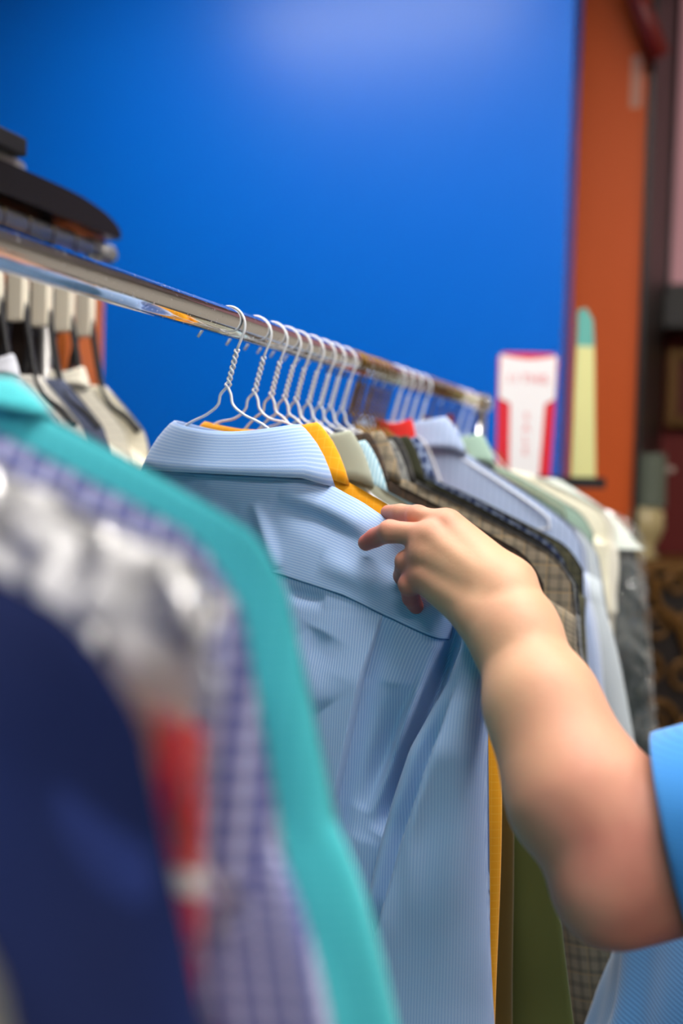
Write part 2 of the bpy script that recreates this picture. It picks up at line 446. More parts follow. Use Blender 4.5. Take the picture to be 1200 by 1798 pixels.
shirt = tag(empty('dress_shirt', (XR + BX, Y1, ZR)), 'pale blue pinstriped dress shirt, back turned to us, under the reaching hand', 'shirt', 'dress shirts on the rail')
# body: fine sheet at the back, plain sheet at the front
v, f, uv = GB.sheet_mesh(300, 250)
mesh_obj('body', v, f, M_shirt_v, shirt, uv)
# yoke
SEAM = [lx(200, 940), lx(330, 972), lx(420, 992), lx(495, 1010), lx(600, 1045), lx(670, 1080), lx(772, 1130), lx(800, 1142)]
def yoke(side=-1, nu=240, nv=110):
    xs = np.array([p[0] for p in SEAM]); zs = np.array([p[1] for p in SEAM])
    xr = lx(774, 1128)[0]; xtop = lx(800, 1010)[0]
    vs, fs, uv = [], [], []
    un = np.linspace(-.90, 1.0, nu)
    for i in range(nv):
        k = i / (nv - 1)
        u = un * 1.0
        u = np.where(un > 0, un * ((1 - k) * min(.97, xtop / GB.sw) + k * xr / (GB.sw * 1.006)), un)
        x0 = u * GB.sw; zt = GB.top(x0); zseam = np.interp(x0, xs, zs)
        if k == 0: pass
        z = zt + (zseam - zt) * k; V = (zt - z) / (zt - (GB.zt - GB.length))
        x, y, z2 = GB.sheet(-1, u, V)
        edge = .0014
        y = y - edge
        if i == nv - 1: y = y + .0014
        vs += list(zip(x, y, z2)); uv += [(a, -k * .105 * 1.0 + .10 * (zz * 0)) for a, zz in zip(x, z2)]
    for i in range(nv - 1):
        for j in range(nu - 1):
            q = i * nu + j; fs.append((q, q + 1, q + nu + 1, q + nu))
    return vs, fs, uv
v, f, uv = yoke(); yk = mesh_obj('yoke', v, f, M_shirt_h, shirt, uv)
md = yk.modifiers.new('thickness', 'SOLIDIFY'); md.thickness = .0008; md.offset = -1
# stitched seams
M_seam = plain('blue_seam_thread', (70, 104, 150), .9)
def seam(pts, name='seam', r=.00065, off=.0012):
    P = []
    dense = curve_pts([Vector((p[0], 0, p[1])) for p in pts], 14)
    for p in dense:
        x, z = p.x, p.z; u = x / (GB.sw * 1.006); zt = GB.top(np.array([u * GB.sw]))[0]; V = (zt - z) / (zt - (GB.zt - GB.length))
        X, Y, Z = GB.sheet(-1, np.array([u]), np.array([V])); P.append((X[0], Y[0] - off, Z[0]))
    b = MB(); b.tube(P, r, 6); return b.obj(name, M_seam, shirt, True)
seam(SEAM[:-1], 'yoke_seam')
seam([lx(772, 1130), lx(780, 1104), lx(790, 1070), lx(802, 1020)], 'armhole_seam')
# collar
v, f, uv = GB.collar_mesh(h=.042, top_w=.073, bot_w=.109, dip=.007, lift=.005); mesh_obj('collar', v, f, M_shirt_h, shirt, uv)
# right sleeve, shaped by its two edges
SL = [(1000, 800, 868), (1040, 806, 872), (1090, 812, 866), (1140, 808, 861), (1200, 788, 857), (1259, 755, 854), (1321, 722, 852), (1413, 692, 852), (1500, 668, 853), (1590, 648, 856), (1700, 655, 861), (1798, 668, 867), (2100, 690, 880), (2500, 720, 900)]
FOLD = [(1000, 850), (1180, 815), (1250, 795), (1332, 766), (1383, 750), (1460, 722), (1541, 701), (1651, 670), (1695, 661), (1798, 640), (2500, 600)]
FOLD2 = [(1000, 900), (1290, 800), (1330, 768), (1400, 752), (1460, 744), (1600, 740), (2500, 760)]
def blue_sleeve():
    dy = -.055
    ys = np.array([a[0] for a in SL]); n, m = 90, 110
    vs, fs, uv = [], [], []
    for i in range(m):
        py = 1000 + 1400 * (i / (m - 1)) ** 1.15
        l = np.interp(py, ys, [a[1] for a in SL]); r = np.interp(py, ys, [a[2] for a in SL])
        fx = np.interp(py, [a[0] for a in FOLD], [a[1] for a in FOLD]); fx2 = np.interp(py, [a[0] for a in FOLD2], [a[1] for a in FOLD2])
        (xa, z0), (xb, z1) = lx(l, py, dy), lx(r, py, dy); xf = lx(fx, py, dy)[0]; xf2 = lx(fx2, py, dy)[0]
        c, hw = (xa + xb) / 2, (xb - xa) / 2; z = (z0 + z1) / 2
        g = min(1, (py - 1000) / 220); ry = .010 + .018 * g
        for k in range(n):
            a = 2 * math.pi * k / n; ca, sa = math.cos(a), math.sin(a)
            q = (1 if ca > 0 else -1) * abs(ca) ** .8; x = c + hw * q
            y = ry * (1 if sa > 0 else -1) * abs(sa) ** .7
            if sa < 0:
                d = x - xf
                fd = min(1, max(0, (py - 1180) / 120)) * (1 - .0)
                if d > 0: y -= .024 * fd * math.exp(-d / .06) * (1 - math.exp(-d / .0014)) * abs(sa) ** .5
                else: y += .014 * fd * math.exp(-((d + .003) / .011) ** 2)
                d2 = (x - xf2)
                y -= .004 * min(1, max(0, (py - 1300) / 80)) * math.exp(-(d2 / .007) ** 2) * (1 if py < 1480 else max(0, 1 - (py - 1480) / 120))
                y += .0035 * math.sin(x * 60 + py * .004 + 1) * g * abs(sa) + .003 * math.sin(py * .021 + x * 40) * g * abs(sa) * max(0, 1 - abs(py - 1450) / 300)
            vs.append((x, y - .034 - .018 * g, z - (x - xa) * .8 * (1 - min(1, (py - 1000) / 160)))); uv.append((x - .12 * 0 + (.0 if d0 else 0), z) if (d0 := 0) else (c * 1.0 + hw * (math.pi / 2 - abs(a - (0 if a < math.pi / 2 else 2 * math.pi) - 0) if False else math.sin(math.asin(max(-1, min(1, q))) ) * 1.0 + .55 * (math.asin(max(-1, min(1, q))) - q)), z))
    for i in range(m - 1):
        for k in range(n):
            q = i * n; fs.append((q + k, q + n + k, q + n + (k + 1) % n, q + (k + 1) % n))
    fs.append(tuple(range(n)))
    return vs, fs, uv
v, f, uv = blue_sleeve(); mesh_obj('sleeve', v, f, M_shirt_v, shirt, uv)
v, f, uv = GB.sleeve_mesh(-1, y0=-.02); mesh_obj('sleeve', v, f, M_shirt_v, shirt, uv)
put_hanger(1.0, M_wire, 'white wire hanger inside the pale blue pinstriped shirt', 'white wire hangers', x=-.003, seed=1, g=GB)

# ------------------------------------------------------------------ garments nearer than the gap (strongly out of focus)
def check(name, base, l1, per=.0105, sh=.22, op=.6, l2=None):
    bands = [(0, per, sh, l1, op), (1, per, sh, l1, op)]
    if l2: bands += [(0, per * 4, .08, l2, .8), (1, per * 4, .08, l2, .8)]
    return fabric(name, base, bands)
def near(s, g, mat, label, name='dress_shirt', cat='shirt', group=None, hang=None, **kw):
    t = put_garment(g, name, s, mat, label, cat, group, res=(90, 80), sl_y=-.002, **kw)
    put_hanger(s, M_wire, hang, 'white wire hangers', g=g); return t
M_teal = fabric('teal_linen', (62, 182, 190), [(1, .006, .3, (90, 200, 204), .35), (0, .009, .3, (50, 168, 178), .3)], sheen=.3)
near(1.75, G(sw=.290, nw=.128, drop=.074, zt=-.114, flare=.19, d=.036, cr=.03, seed=5, fold=.018, sl_w=.075, length=.8, kfold=26, tilt=-.01), M_teal,
     'teal shirt hanging just before the gap, its shoulder curving down the left', group='dress shirts on the rail', hang='white wire hanger inside the teal shirt', collar=True, collar_kw=dict(h=.014, top_w=.120, bot_w=.145, dip=0))
M_lav = fabric('lavender_check', (98, 106, 168), [(0, .0115, .28, (206, 212, 242), .7), (1, .0105, .3, (176, 178, 212), .5), (1, .0105, .35, (60, 54, 86), .35, .5)])
near(2.0, G(sw=.306, nw=.10, drop=.080, zt=-.107, flare=.15, d=.032, cr=.028, seed=9, fold=.009, sl_w=.07, length=.8, tilt=-.01), M_lav,
     'lavender and white windowpane check shirt beside the teal one', name='checked_shirt', group='dress shirts on the rail', hang='white wire hanger inside the lavender check shirt', collar=False)
M_red = fabric('red_block_print', (205, 22, 24), [(0, 1.0, .055, (200, 138, 84), .9, -.265), (0, 1.0, .30, (22, 34, 78), .95, .04), (1, .30, .10, (206, 150, 110), .6, .3)], sheen=.2)
M_red_sl = fabric('red_sleeve_print', (204, 26, 24), [(1, 1.0, .013, (238, 232, 222), 1, .238), (1, 1.0, .012, (238, 232, 222), 1, .283), (1, 1.0, .20, (190, 40, 90), .7, .60)], sheen=.2)
tr = near(2.24, G(sw=.316, nw=.095, drop=.085, zt=-.114, flare=.02, d=.026, cr=.02, seed=12, fold=.008, sl_w=.040, length=.8), M_red,
     'red patterned shirt with white bands under a clear plastic cover', name='patterned_shirt', group='dress shirts on the rail', hang='white wire hanger inside the red patterned shirt', collar=True)
M_navy = fabric('navy_wool', (16, 38, 100), mottle=.2, sheen=.25)
near(2.50, G(sw=.330, nw=.09, drop=.080, zt=-.128, flare=.20, d=.03, cr=.02, seed=14, fold=.020, sl_w=.085, length=.8, sl_out=.0, kfold=30), M_navy,
     'dark navy jacket at the near end with deep blue sleeve folds', name='suit_jacket', cat='jacket', hang='white wire hanger inside the navy jacket')
M_stone = fabric('stone_cotton', (176, 176, 160))
near(3.0, G(sw=.338, nw=.09, drop=.09, zt=-.16, flare=.20, d=.02, cr=.016, seed=17, fold=.006, sl_w=.085, length=.8, sl_out=0), M_stone,
     'pale stone coloured coat cut off by the bottom left corner', name='light_coat', cat='coat', hang='white wire hanger inside the pale stone coat')
# clear plastic cover over the red patterned shirt
def plastic(name, tint, milky, gloss_r=.12, glare_z=None):
    m = bpy.data.materials.new(name); m.use_nodes = True; nt = m.node_tree; N, L = nt.nodes, nt.links
    N.remove(N['Principled BSDF']); out = N['Material Output']
    tr_ = N.new('ShaderNodeBsdfTransparent'); gl = N.new('ShaderNodeBsdfGlossy'); gl.inputs['Roughness'].default_value = gloss_r
    df = N.new('ShaderNodeBsdfDiffuse'); df.inputs[0].default_value = tint
    fr = N.new('ShaderNodeLayerWeight'); fr.inputs[0].default_value = .35
    nz = N.new('ShaderNodeTexNoise'); nz.inputs['Scale'].default_value = 16; tc = N.new('ShaderNodeTexCoord'); L.new(tc.outputs['Object'], nz.inputs['Vector'])
    mk = N.new('ShaderNodeMapRange'); mk.inputs[1].default_value = .42; mk.inputs[2].default_value = .62; mk.inputs[3].default_value = milky * .3; mk.inputs[4].default_value = milky * 3; L.new(nz.outputs['Fac'], mk.inputs[0])
    a = N.new('ShaderNodeMixShader'); 
    mo = mk.outputs[0]
    if glare_z:                                 # lamp glare on the film, painted in as opaque white above this height
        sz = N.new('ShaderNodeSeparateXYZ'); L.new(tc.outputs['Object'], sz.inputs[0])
        br = N.new('ShaderNodeMapRange'); br.inputs[1].default_value = glare_z[0]; br.inputs[2].default_value = glare_z[1]; br.inputs[3].default_value = 0; br.inputs[4].default_value = 1; L.new(sz.outputs[2], br.inputs[0])
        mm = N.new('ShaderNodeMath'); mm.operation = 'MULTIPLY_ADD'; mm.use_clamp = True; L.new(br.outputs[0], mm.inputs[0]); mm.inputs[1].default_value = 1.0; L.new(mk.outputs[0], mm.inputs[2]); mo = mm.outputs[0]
    L.new(mo, a.inputs[0]); L.new(tr_.outputs[0], a.inputs[1]); L.new(df.outputs[0], a.inputs[2])
    mr = N.new('ShaderNodeMapRange'); mr.inputs[3].default_value = .06; mr.inputs[4].default_value = .7; L.new(fr.outputs['Fresnel'], mr.inputs[0])
    c = N.new('ShaderNodeMixShader'); L.new(mr.outputs[0], c.inputs[0]); L.new(a.outputs[0], c.inputs[1]); L.new(gl.outputs[0], c.inputs[2]); L.new(c.outputs[0], out.inputs[0])
    return m
M_film = plastic('clear_garment_film', (.97, .97, .98, 1), .03, .24, glare_z=(-.245, -.200))
def cover(s, g, label, x=0, seed=1, amp=.010, grow=.016, mat=None, zlen=None, k=30):
    import copy
    g2 = copy.copy(g); g2.sw = g.sw + grow; g2.zt = g.zt + grow * .7; g2.d = g.d + grow; g2.cr = g.cr + .01
    g2.sl_w = g.sl_w
    v, f, uv = g2.sheet_mesh(110, 100)
    out = []
    for (a, b_, c) in v:
        n1 = noise.noise(Vector((a * k, b_ * k * .4 + seed, c * k * .7))); n2 = noise.noise(Vector((a * k * 2.7, c * k * 2.1, seed * 3)))
        r = abs(n1) * 1.6 - .3 + .5 * abs(n2); sgn = -1 if b_ < 0 else 1
        out.append((a + amp * .6 * n2, b_ + sgn * amp * r, c + amp * .5 * n1))
    o = mesh_obj('garment_cover', out, f, mat or M_film, None, uv); o.location = (XR + x, Y_of(s), ZR)
    return tag(o, label, 'plastic cover', 'clear garment covers')
for ch in tr.children:
    if ch.name.startswith('sleeve'): ch.data.materials[0] = M_red_sl
#C
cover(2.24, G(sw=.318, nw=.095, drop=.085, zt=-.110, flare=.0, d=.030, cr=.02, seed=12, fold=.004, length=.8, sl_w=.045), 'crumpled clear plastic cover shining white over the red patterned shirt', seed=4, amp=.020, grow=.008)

# ------------------------------------------------------------------ garments beyond the pale blue shirt
def tweed(name, base, dark, lt, pale=None):
    bd = [(0, .0022, .5, dark, .35), (1, .0022, .5, dark, .3), (0, .014, .42, dark, .35), (1, .016, .42, dark, .35)]
    bd += [(0, .028, .05, lt, .45), (1, .032, .05, lt, .45)]
    return fabric(name, base, bd, sheen=.25)
FAR = [
 # s, dx, kind, material, label, hanger label, G params, collar
 (.945, .005, 'dress_shirt', fabric('golden_yellow_cotton', (244, 164, 16), [(0, .008, .12, (252, 190, 70), .3), (1, .008, .12, (252, 190, 70), .3)]), 'golden yellow shirt directly behind the pale blue one', 'white wire hanger inside the golden yellow shirt', dict(sw=.272, nw=.094, drop=.10, zt=-.152, flare=.012, seed=21, d=.019, cr=.014), 1),
 (.912, 0, 'dress_shirt', fabric('dark_khaki_cotton', (92, 74, 26)), 'dark khaki shirt behind the golden yellow one', 'white wire hanger inside the dark khaki shirt', dict(sw=.276, nw=.088, drop=.12, zt=-.178, flare=.03, seed=22, d=.019, cr=.014), 0),
 (.886, 0, 'dress_shirt', fabric('olive_green_cotton', (92, 96, 44)), 'olive green shirt behind the dark khaki one', 'white wire hanger inside the olive green shirt', dict(sw=.278, nw=.086, drop=.11, zt=-.178, flare=.12, seed=23, d=.019, cr=.014), 0),
 (.863, 0, 'dress_shirt', fabric('sage_grey_cotton', (160, 166, 150)), 'sage grey shirt with a soft collar beyond the yellow one', 'white wire hanger inside the sage grey shirt', dict(sw=.262, nw=.088, drop=.10, zt=-.155, flare=.02, seed=24, d=.019, cr=.014), 1),
 (.838, .005, 'dress_shirt', fabric('aqua_stripe_cotton', (150, 190, 208), [(0, .004, .4, (206, 226, 232), .8)]), 'aqua striped shirt whose shoulder shows above the wrist', 'white wire hanger inside the aqua striped shirt', dict(sw=.288, nw=.088, drop=.10, zt=-.165, flare=.02, seed=25, d=.019, cr=.014), 1),
 (.815, 0, 'tweed_jacket', tweed('dark_brown_rib', (70, 52, 36), (24, 20, 18), (110, 80, 50)), 'dark brown ribbed jacket behind the sage grey shirt', 'white wire hanger inside the dark brown ribbed jacket', dict(sw=.288, nw=.082, drop=.10, zt=-.153, flare=.05, seed=26, d=.019, cr=.014), 1),
 (.795, .005, 'tweed_jacket', tweed('brown_glen_plaid', (164, 150, 126), (64, 62, 58), (190, 160, 110)), 'brown glen plaid jacket with tan overcheck lines', 'white wire hanger inside the brown plaid jacket', dict(sw=.312, nw=.082, drop=.105, zt=-.150, flare=.09, seed=27, d=.019, cr=.014), 1),
 (.772, .005, 'tweed_jacket', tweed('grey_glen_plaid', (138, 140, 136), (54, 56, 64), (168, 170, 160)), 'grey glen plaid jacket behind the brown plaid one', 'white wire hanger inside the grey plaid jacket', dict(sw=.312, nw=.082, drop=.10, zt=-.160, flare=.08, seed=28, d=.019, cr=.014), 1),
 (.750, 0, 'tweed_jacket', tweed('charcoal_tweed', (58, 58, 58), (20, 20, 24), (90, 84, 70)), 'charcoal tweed jacket just past the grey plaid one', 'dark brass wire hanger inside the charcoal jacket', dict(sw=.30, nw=.08, drop=.10, zt=-.152, flare=.06, seed=29, d=.019, cr=.014), 1),
 (.730, 0, 'dress_shirt', fabric('black_olive_cotton', (42, 44, 26)), 'blackish olive shirt with its dark collar standing up', 'dark brass wire hanger inside the blackish olive shirt', dict(sw=.285, nw=.082, drop=.10, zt=-.150, flare=.03, seed=30, d=.019, cr=.014), 1),
 (.712, 0, 'checked_shirt', fabric('navy_dot_check', (44, 60, 100), [(0, .012, .3, (134, 150, 180), .8), (1, .012, .3, (134, 150, 180), .8)]), 'navy shirt with a pale dotted check', 'dark brass wire hanger inside the navy dotted shirt', dict(sw=.285, nw=.085, drop=.10, zt=-.150, flare=.02, seed=31, d=.019, cr=.014), 1),
 (.692, 0, 'tweed_jacket', tweed('olive_tweed', (88, 88, 66), (40, 42, 36), (130, 124, 90)), 'olive tweed jacket next to the navy dotted shirt', 'dark brass wire hanger inside the olive tweed jacket', dict(sw=.30, nw=.08, drop=.10, zt=-.155, flare=.04, seed=32, d=.019, cr=.014), 0),
 (.672, 0, 'dress_shirt', fabric('bright_red_cotton', (206, 40, 34)), 'bright red shirt showing only its collar by the white hangers', 'white wire hanger inside the bright red shirt', dict(sw=.17, nw=.035, drop=.20, zt=-.110, flare=0, seed=33, d=.019, cr=.014), 1),
 (.655, 0, 'dress_shirt', fabric('ice_blue_stripe', (176, 194, 226), [(0, .010, .2, (120, 146, 196), .5)]), 'ice blue shirt with a wide pale shoulder right of the plaid jackets', 'white wire hanger inside the ice blue shirt', dict(sw=.285, nw=.092, drop=.125, zt=-.105, flare=.09, seed=34, d=.019, cr=.014), 1),
 (.638, 0, 'dress_shirt', fabric('powder_blue_cotton', (196, 208, 228)), 'powder blue shirt tucked behind the ice blue one', 'white wire hanger inside the powder blue shirt', dict(sw=.285, nw=.085, drop=.12, zt=-.115, flare=.09, seed=35, d=.019, cr=.014), 1),
 (.620, 0, 'dress_shirt', fabric('light_grey_blue_cotton', (190, 200, 206)), 'light grey blue shirt hanging long beside the forearm', 'white wire hanger inside the light grey blue shirt', dict(sw=.298, nw=.085, drop=.13, zt=-.120, flare=.13, seed=36, d=.019, cr=.014), 0),
 (.603, 0, 'tweed_jacket', fabric('faded_navy_cotton', (52, 60, 84)), 'faded navy jacket in the far half of the rail', 'dark brass wire hanger inside the faded navy jacket', dict(sw=.27, nw=.08, drop=.11, zt=-.135, flare=.03, seed=37, d=.019, cr=.014), 0),
 (.588, 0, 'dress_shirt', fabric('wine_red_cotton', (96, 16, 22)), 'wine red shirt with its collar above the pale green one', 'dark brass wire hanger inside the wine red shirt', dict(sw=.17, nw=.035, drop=.20, zt=-.088, flare=0, seed=38, d=.019, cr=.014), 1),
 (.574, 0, 'dress_shirt', fabric('pale_green_cotton', (160, 190, 174)), 'pale green shirt near the far end of the rail', 'dark brass wire hanger inside the pale green shirt', dict(sw=.27, nw=.085, drop=.10, zt=-.120, flare=.02, seed=39, d=.019, cr=.014), 1),
 (.560, 0, 'dress_shirt', fabric('grey_green_cotton', (120, 150, 136)), 'grey green shirt behind the pale green one', 'dark brass wire hanger inside the grey green shirt', dict(sw=.265, nw=.085, drop=.10, zt=-.125, flare=.02, seed=40, d=.019, cr=.014), 0),
 (.545, .02, 'dress_shirt', fabric('cream_cotton', (238, 234, 212)), 'cream white shirt with a broad folded shoulder below the red and white sign', 'white wire hanger inside the cream shirt', dict(sw=.262, nw=.10, drop=.072, zt=-.137, flare=.02, seed=41, d=.019, cr=.014, sl_len=.17), 0),
 (.528, .02, 'dress_shirt', fabric('ivory_cotton', (228, 226, 214)), 'ivory shirt behind the cream one', 'white wire hanger inside the ivory shirt', dict(sw=.268, nw=.11, drop=.076, zt=-.140, flare=.02, seed=42, d=.019, cr=.014, sl_len=.17), 0),
 (.513, .02, 'suit_jacket', fabric('dark_slate_wool', (54, 62, 64)), 'dark slate jacket last on the rail in a glossy clear cover', 'dark brass wire hanger inside the dark slate jacket', dict(sw=.300, nw=.085, drop=.10, zt=-.150, flare=.07, seed=43, d=.019, cr=.014), 0),
]
for i, (s, dx, nm, mat, lab, hlab, gp, col) in enumerate(FAR):
    g = G(fold=.006, sl_w=.06, length=.8, **gp) if 'sl_len' in gp else G(fold=.006, sl_w=.06, length=.8, **gp)
    cat = 'jacket' if 'jacket' in nm else 'shirt'
    put_garment(g, nm, s, mat, lab, cat, 'jackets on the rail' if cat == 'jacket' else 'dress shirts on the rail', x=dx, rz=0, collar=bool(col), res=(44, 40),
                collar_kw=dict(h=.048 if i < 12 else .04, top_w=min(.070, g.nw * .8), n=40), sl_y=-.006)
    wm = M_wire if hlab.startswith('white') else M_brass
    put_hanger(s, wm, hlab, 'white wire hangers' if wm is M_wire else 'dark brass wire hangers', rz=random.Random(i).uniform(-.05, .05) * (i > 0), x=-.004, seed=i, g=g)
# spare hangers packed between
GS = G(sw=.23, nw=.08, drop=.12, zt=-.17)
for i, (s, w) in enumerate([(.757, 'just past the grey plaid jacket'), (.741, 'between the charcoal jacket and the blackish olive shirt'), (.722, 'before the navy dotted shirt'), (.702, 'before the olive tweed jacket')]):
    put_hanger(s, M_brass, 'empty dark brass wire hanger ' + w, 'spare brass wire hangers', rz=(-1) ** i * .1, x=-.004, g=GS)
gl = G(sw=.300, nw=.085, drop=.10, zt=-.150, flare=.07, seed=43, d=.019, cr=.014, length=.8)
M_film2 = plastic('glossy_garment_film', (.8, .85, .85, 1), .05, .06)
cover(.513, gl, 'glossy clear plastic cover over the dark slate jacket at the rail end', x=.02, seed=9, amp=.008, mat=M_film2)

v, f, uv = G(sw=.290, nw=.16, drop=.09, zt=-.150, length=.13, flare=.03, d=.052, cr=.02, seed=50, fold=.003).sheet_mesh(40, 16)
cape = mesh_obj('shoulder_cape', v, f, plain('pale_paper', (206, 214, 206), .7), [o for o in COL.objects if o.get('label') == 'dark slate jacket last on the rail in a glossy clear cover'][0], uv)

# ------------------------------------------------------------------ the person: one skin surface grown round tapered bones
def field_mesh(prims, h, pad=.02, smooth=2):
    """prims: (a, b, ra, rb, k) tapered capsules, blended with radius k; returns verts, quads of the zero surface"""
    A = np.array([[*p[0]] for p in prims]); B = np.array([[*p[1]] for p in prims]); R = np.array([max(p[2], p[3]) for p in prims])
    lo = np.minimum(A, B).min(0) - R.max() - pad; hi = np.maximum(A, B).max(0) + R.max() + pad
    n = np.ceil((hi - lo) / h).astype(int) + 1
    D = np.full(n, .5, dtype=np.float32)
    for (a, b_, ra, rb, k) in prims:
        a = np.array([*a]); b_ = np.array([*b_]); m = max(ra, rb) + 3 * abs(k) + 3 * h
        i0 = np.maximum(np.floor((np.minimum(a, b_) - m - lo) / h).astype(int), 0); i1 = np.minimum(np.ceil((np.maximum(a, b_) + m - lo) / h).astype(int) + 1, n)
        gx, gy, gz = [lo[i] + h * np.arange(i0[i], i1[i]) for i in range(3)]
        X, Y, Z = np.meshgrid(gx, gy, gz, indexing='ij')
        d = b_ - a; L = max((d * d).sum(), 1e-12)
        t = np.clip(((X - a[0]) * d[0] + (Y - a[1]) * d[1] + (Z - a[2]) * d[2]) / L, 0, 1)
        q = np.sqrt((X - a[0] - t * d[0]) ** 2 + (Y - a[1] - t * d[1]) ** 2 + (Z - a[2] - t * d[2]) ** 2) - (ra + (rb - ra) * t)
        sub = D[i0[0]:i1[0], i0[1]:i1[1], i0[2]:i1[2]]
        if k > 0:
            hh = np.clip(.5 + .5 * (sub - q) / k, 0, 1); sub[...] = sub + (q - sub) * hh - k * hh * (1 - hh)
        else:                                 # carve
            k = -k; hh = np.clip(.5 - .5 * (sub + q) / k, 0, 1); sub[...] = sub + (-q - sub) * hh + k * hh * (1 - hh)
    ins = D < 0
    c = np.zeros(n - 1, dtype=np.int8)
    for dx in (0, 1):
        for dy in (0, 1):
            for dz in (0, 1): c += ins[dx:n[0] - 1 + dx, dy:n[1] - 1 + dy, dz:n[2] - 1 + dz]
    cell = (c > 0) & (c < 8); I = np.argwhere(cell); idx = np.full(cell.shape, -1, dtype=np.int64); idx[cell] = np.arange(len(I))
    acc = np.zeros((len(I), 3)); cnt = np.zeros(len(I))
    corners = [(x, y, z) for x in (0, 1) for y in (0, 1) for z in (0, 1)]
    for ca in corners:
        for ax in range(3):
            if ca[ax]: continue
            cb = list(ca); cb[ax] = 1
            da = D[I[:, 0] + ca[0], I[:, 1] + ca[1], I[:, 2] + ca[2]]; db = D[I[:, 0] + cb[0], I[:, 1] + cb[1], I[:, 2] + cb[2]]
            m = (da < 0) != (db < 0); t = np.where(m, da / np.where(m, da - db, 1), 0)
            for q in range(3): acc[:, q] += np.where(m, ca[q] + (t if q == ax else 0), 0)
            cnt += m
    V = lo + h * (I + acc / cnt[:, None])
    Fs = []
    for ax in range(3):
        o1, o2 = [q for q in range(3) if q != ax]
        sl = [slice(None)] * 3
        s0 = list(sl); s1 = list(sl); s0[ax] = slice(0, -1); s1[ax] = slice(1, None)
        ch = ins[tuple(s0)] != ins[tuple(s1)]; P = np.argwhere(ch)
        P = P[(P[:, o1] > 0) & (P[:, o2] > 0) & (P[:, o1] < n[o1] - 1) & (P[:, o2] < n[o2] - 1)]
        def g(a, b_):
            Q = P.copy(); Q[:, o1] -= a; Q[:, o2] -= b_; return idx[Q[:, 0], Q[:, 1], Q[:, 2]]
        q = np.stack([g(0, 0), g(1, 0), g(1, 1), g(0, 1)], 1)
        fl = ins[P[:, 0], P[:, 1], P[:, 2]]
        if ax == 1: fl = ~fl
        q[~fl] = q[~fl][:, ::-1]; Fs.append(q)
    Q = np.concatenate(Fs); Q = Q[(Q >= 0).all(1)][:, ::-1]
    for _ in range(smooth):
        s = np.zeros_like(V); k = np.zeros(len(V))
        for i in range(4):
            a, b_ = Q[:, i], Q[:, (i + 1) % 4]
            np.add.at(s, a, V[b_]); np.add.at(s, b_, V[a]); np.add.at(k, a, 1); np.add.at(k, b_, 1)
        V = V * .5 + .5 * s / np.maximum(k, 1)[:, None]
    return V, Q

def skin():
    m, nt, b = newmat('skin'); N, L = nt.nodes, nt.links
    b.inputs['Roughness'].default_value = .5; b.inputs['Specular IOR Level'].default_value = .35
    b.inputs['Subsurface Weight'].default_value = .12; b.inputs['Subsurface Radius'].default_value = (.012, .005, .003); b.inputs['Subsurface Scale'].default_value = 1
    tc = N.new('ShaderNodeTexCoord'); n1 = N.new('ShaderNodeTexNoise'); n1.inputs['Scale'].default_value = 17; n1.inputs['Detail'].default_value = 3
    L.new(tc.outputs['Object'], n1.inputs['Vector'])
    at_ = N.new('ShaderNodeAttribute'); at_.attribute_name = 'redness'
    ad = N.new('ShaderNodeMath'); ad.operation = 'MULTIPLY_ADD'; ad.inputs[1].default_value = .5; L.new(n1.outputs['Fac'], ad.inputs[0]); L.new(at_.outputs['Fac'], ad.inputs[2])
    r = N.new('ShaderNodeValToRGB'); L.new(ad.outputs[0], r.inputs[0])
    e = r.color_ramp.elements; e[0].position = .12; e[0].color = lin(212, 168, 134); e[1].position = 1.0; e[1].color = lin(190, 104, 96)
    k = e.new(.45); k.color = lin(208, 152, 124)
    L.new(r.outputs[0], b.inputs['Base Color'])
    n2 = N.new('ShaderNodeTexVoronoi'); n2.inputs['Scale'].default_value = 900; L.new(tc.outputs['Object'], n2.inputs['Vector'])
    n3 = N.new('ShaderNodeTexNoise'); n3.inputs['Scale'].default_value = 130; n3.inputs['Detail'].default_value = 4; L.new(tc.outputs['Object'], n3.inputs['Vector'])
    mm = N.new('ShaderNodeMath'); mm.operation = 'MULTIPLY_ADD'; mm.inputs[1].default_value = .25; L.new(n2.outputs['Distance'], mm.inputs[0]); L.new(n3.outputs['Fac'], mm.inputs[2])
    bp = N.new('ShaderNodeBump'); bp.inputs['Strength'].default_value = .22; bp.inputs['Distance'].default_value = .0012; L.new(mm.outputs[0], bp.inputs['Height']); L.new(bp.outputs['Normal'], b.inputs['Normal'])
    return m
M_skin = skin()
HD = 0.0
J = dict(
    wr=at(884, 1048, .862), wr_i=at(893, 1028, .868), wr_p=at(847, 1079, .860),
    im=at(786, 921, .905), mm=at(757, 941, .898), rm=at(745, 973, .896), pm=at(745, 1010, .896),
    i1=at(733, 906, .930), i2=at(704, 901, .955), i3=at(682, 900, .975),
    m1=at(685, 933, .921), m2=at(659, 944, .938), m3=at(643, 953, .946),
    r1=at(713, 986, .912), r2=at(707, 1011, .934), r3=at(716, 1032, .950),
    p1=at(718, 1026, .906), p2=at(722, 1050, .922), p3=at(731, 1065, .935),
    t0=at(840, 1020, .895), t1=at(790, 985, .945), t2=at(745, 960, .975), t3=at(712, 945, .990),
    f1=at(904, 1114, .846), f2=at(953, 1240, .802), f3=at(1020, 1395, .758), el=at(1095, 1522, .735), ob=at(1062, 1572, .725),
    u1=at(1180, 1488, .735), u2=at(1330, 1462, .740), sh=at(1640, 1370, .85))
dn = (ROT @ Vector((0, 0, 1)))               # towards the viewer
def off(p, k, right=0, up=0): return p + dn * k + (ROT @ Vector((right, up, 0)))
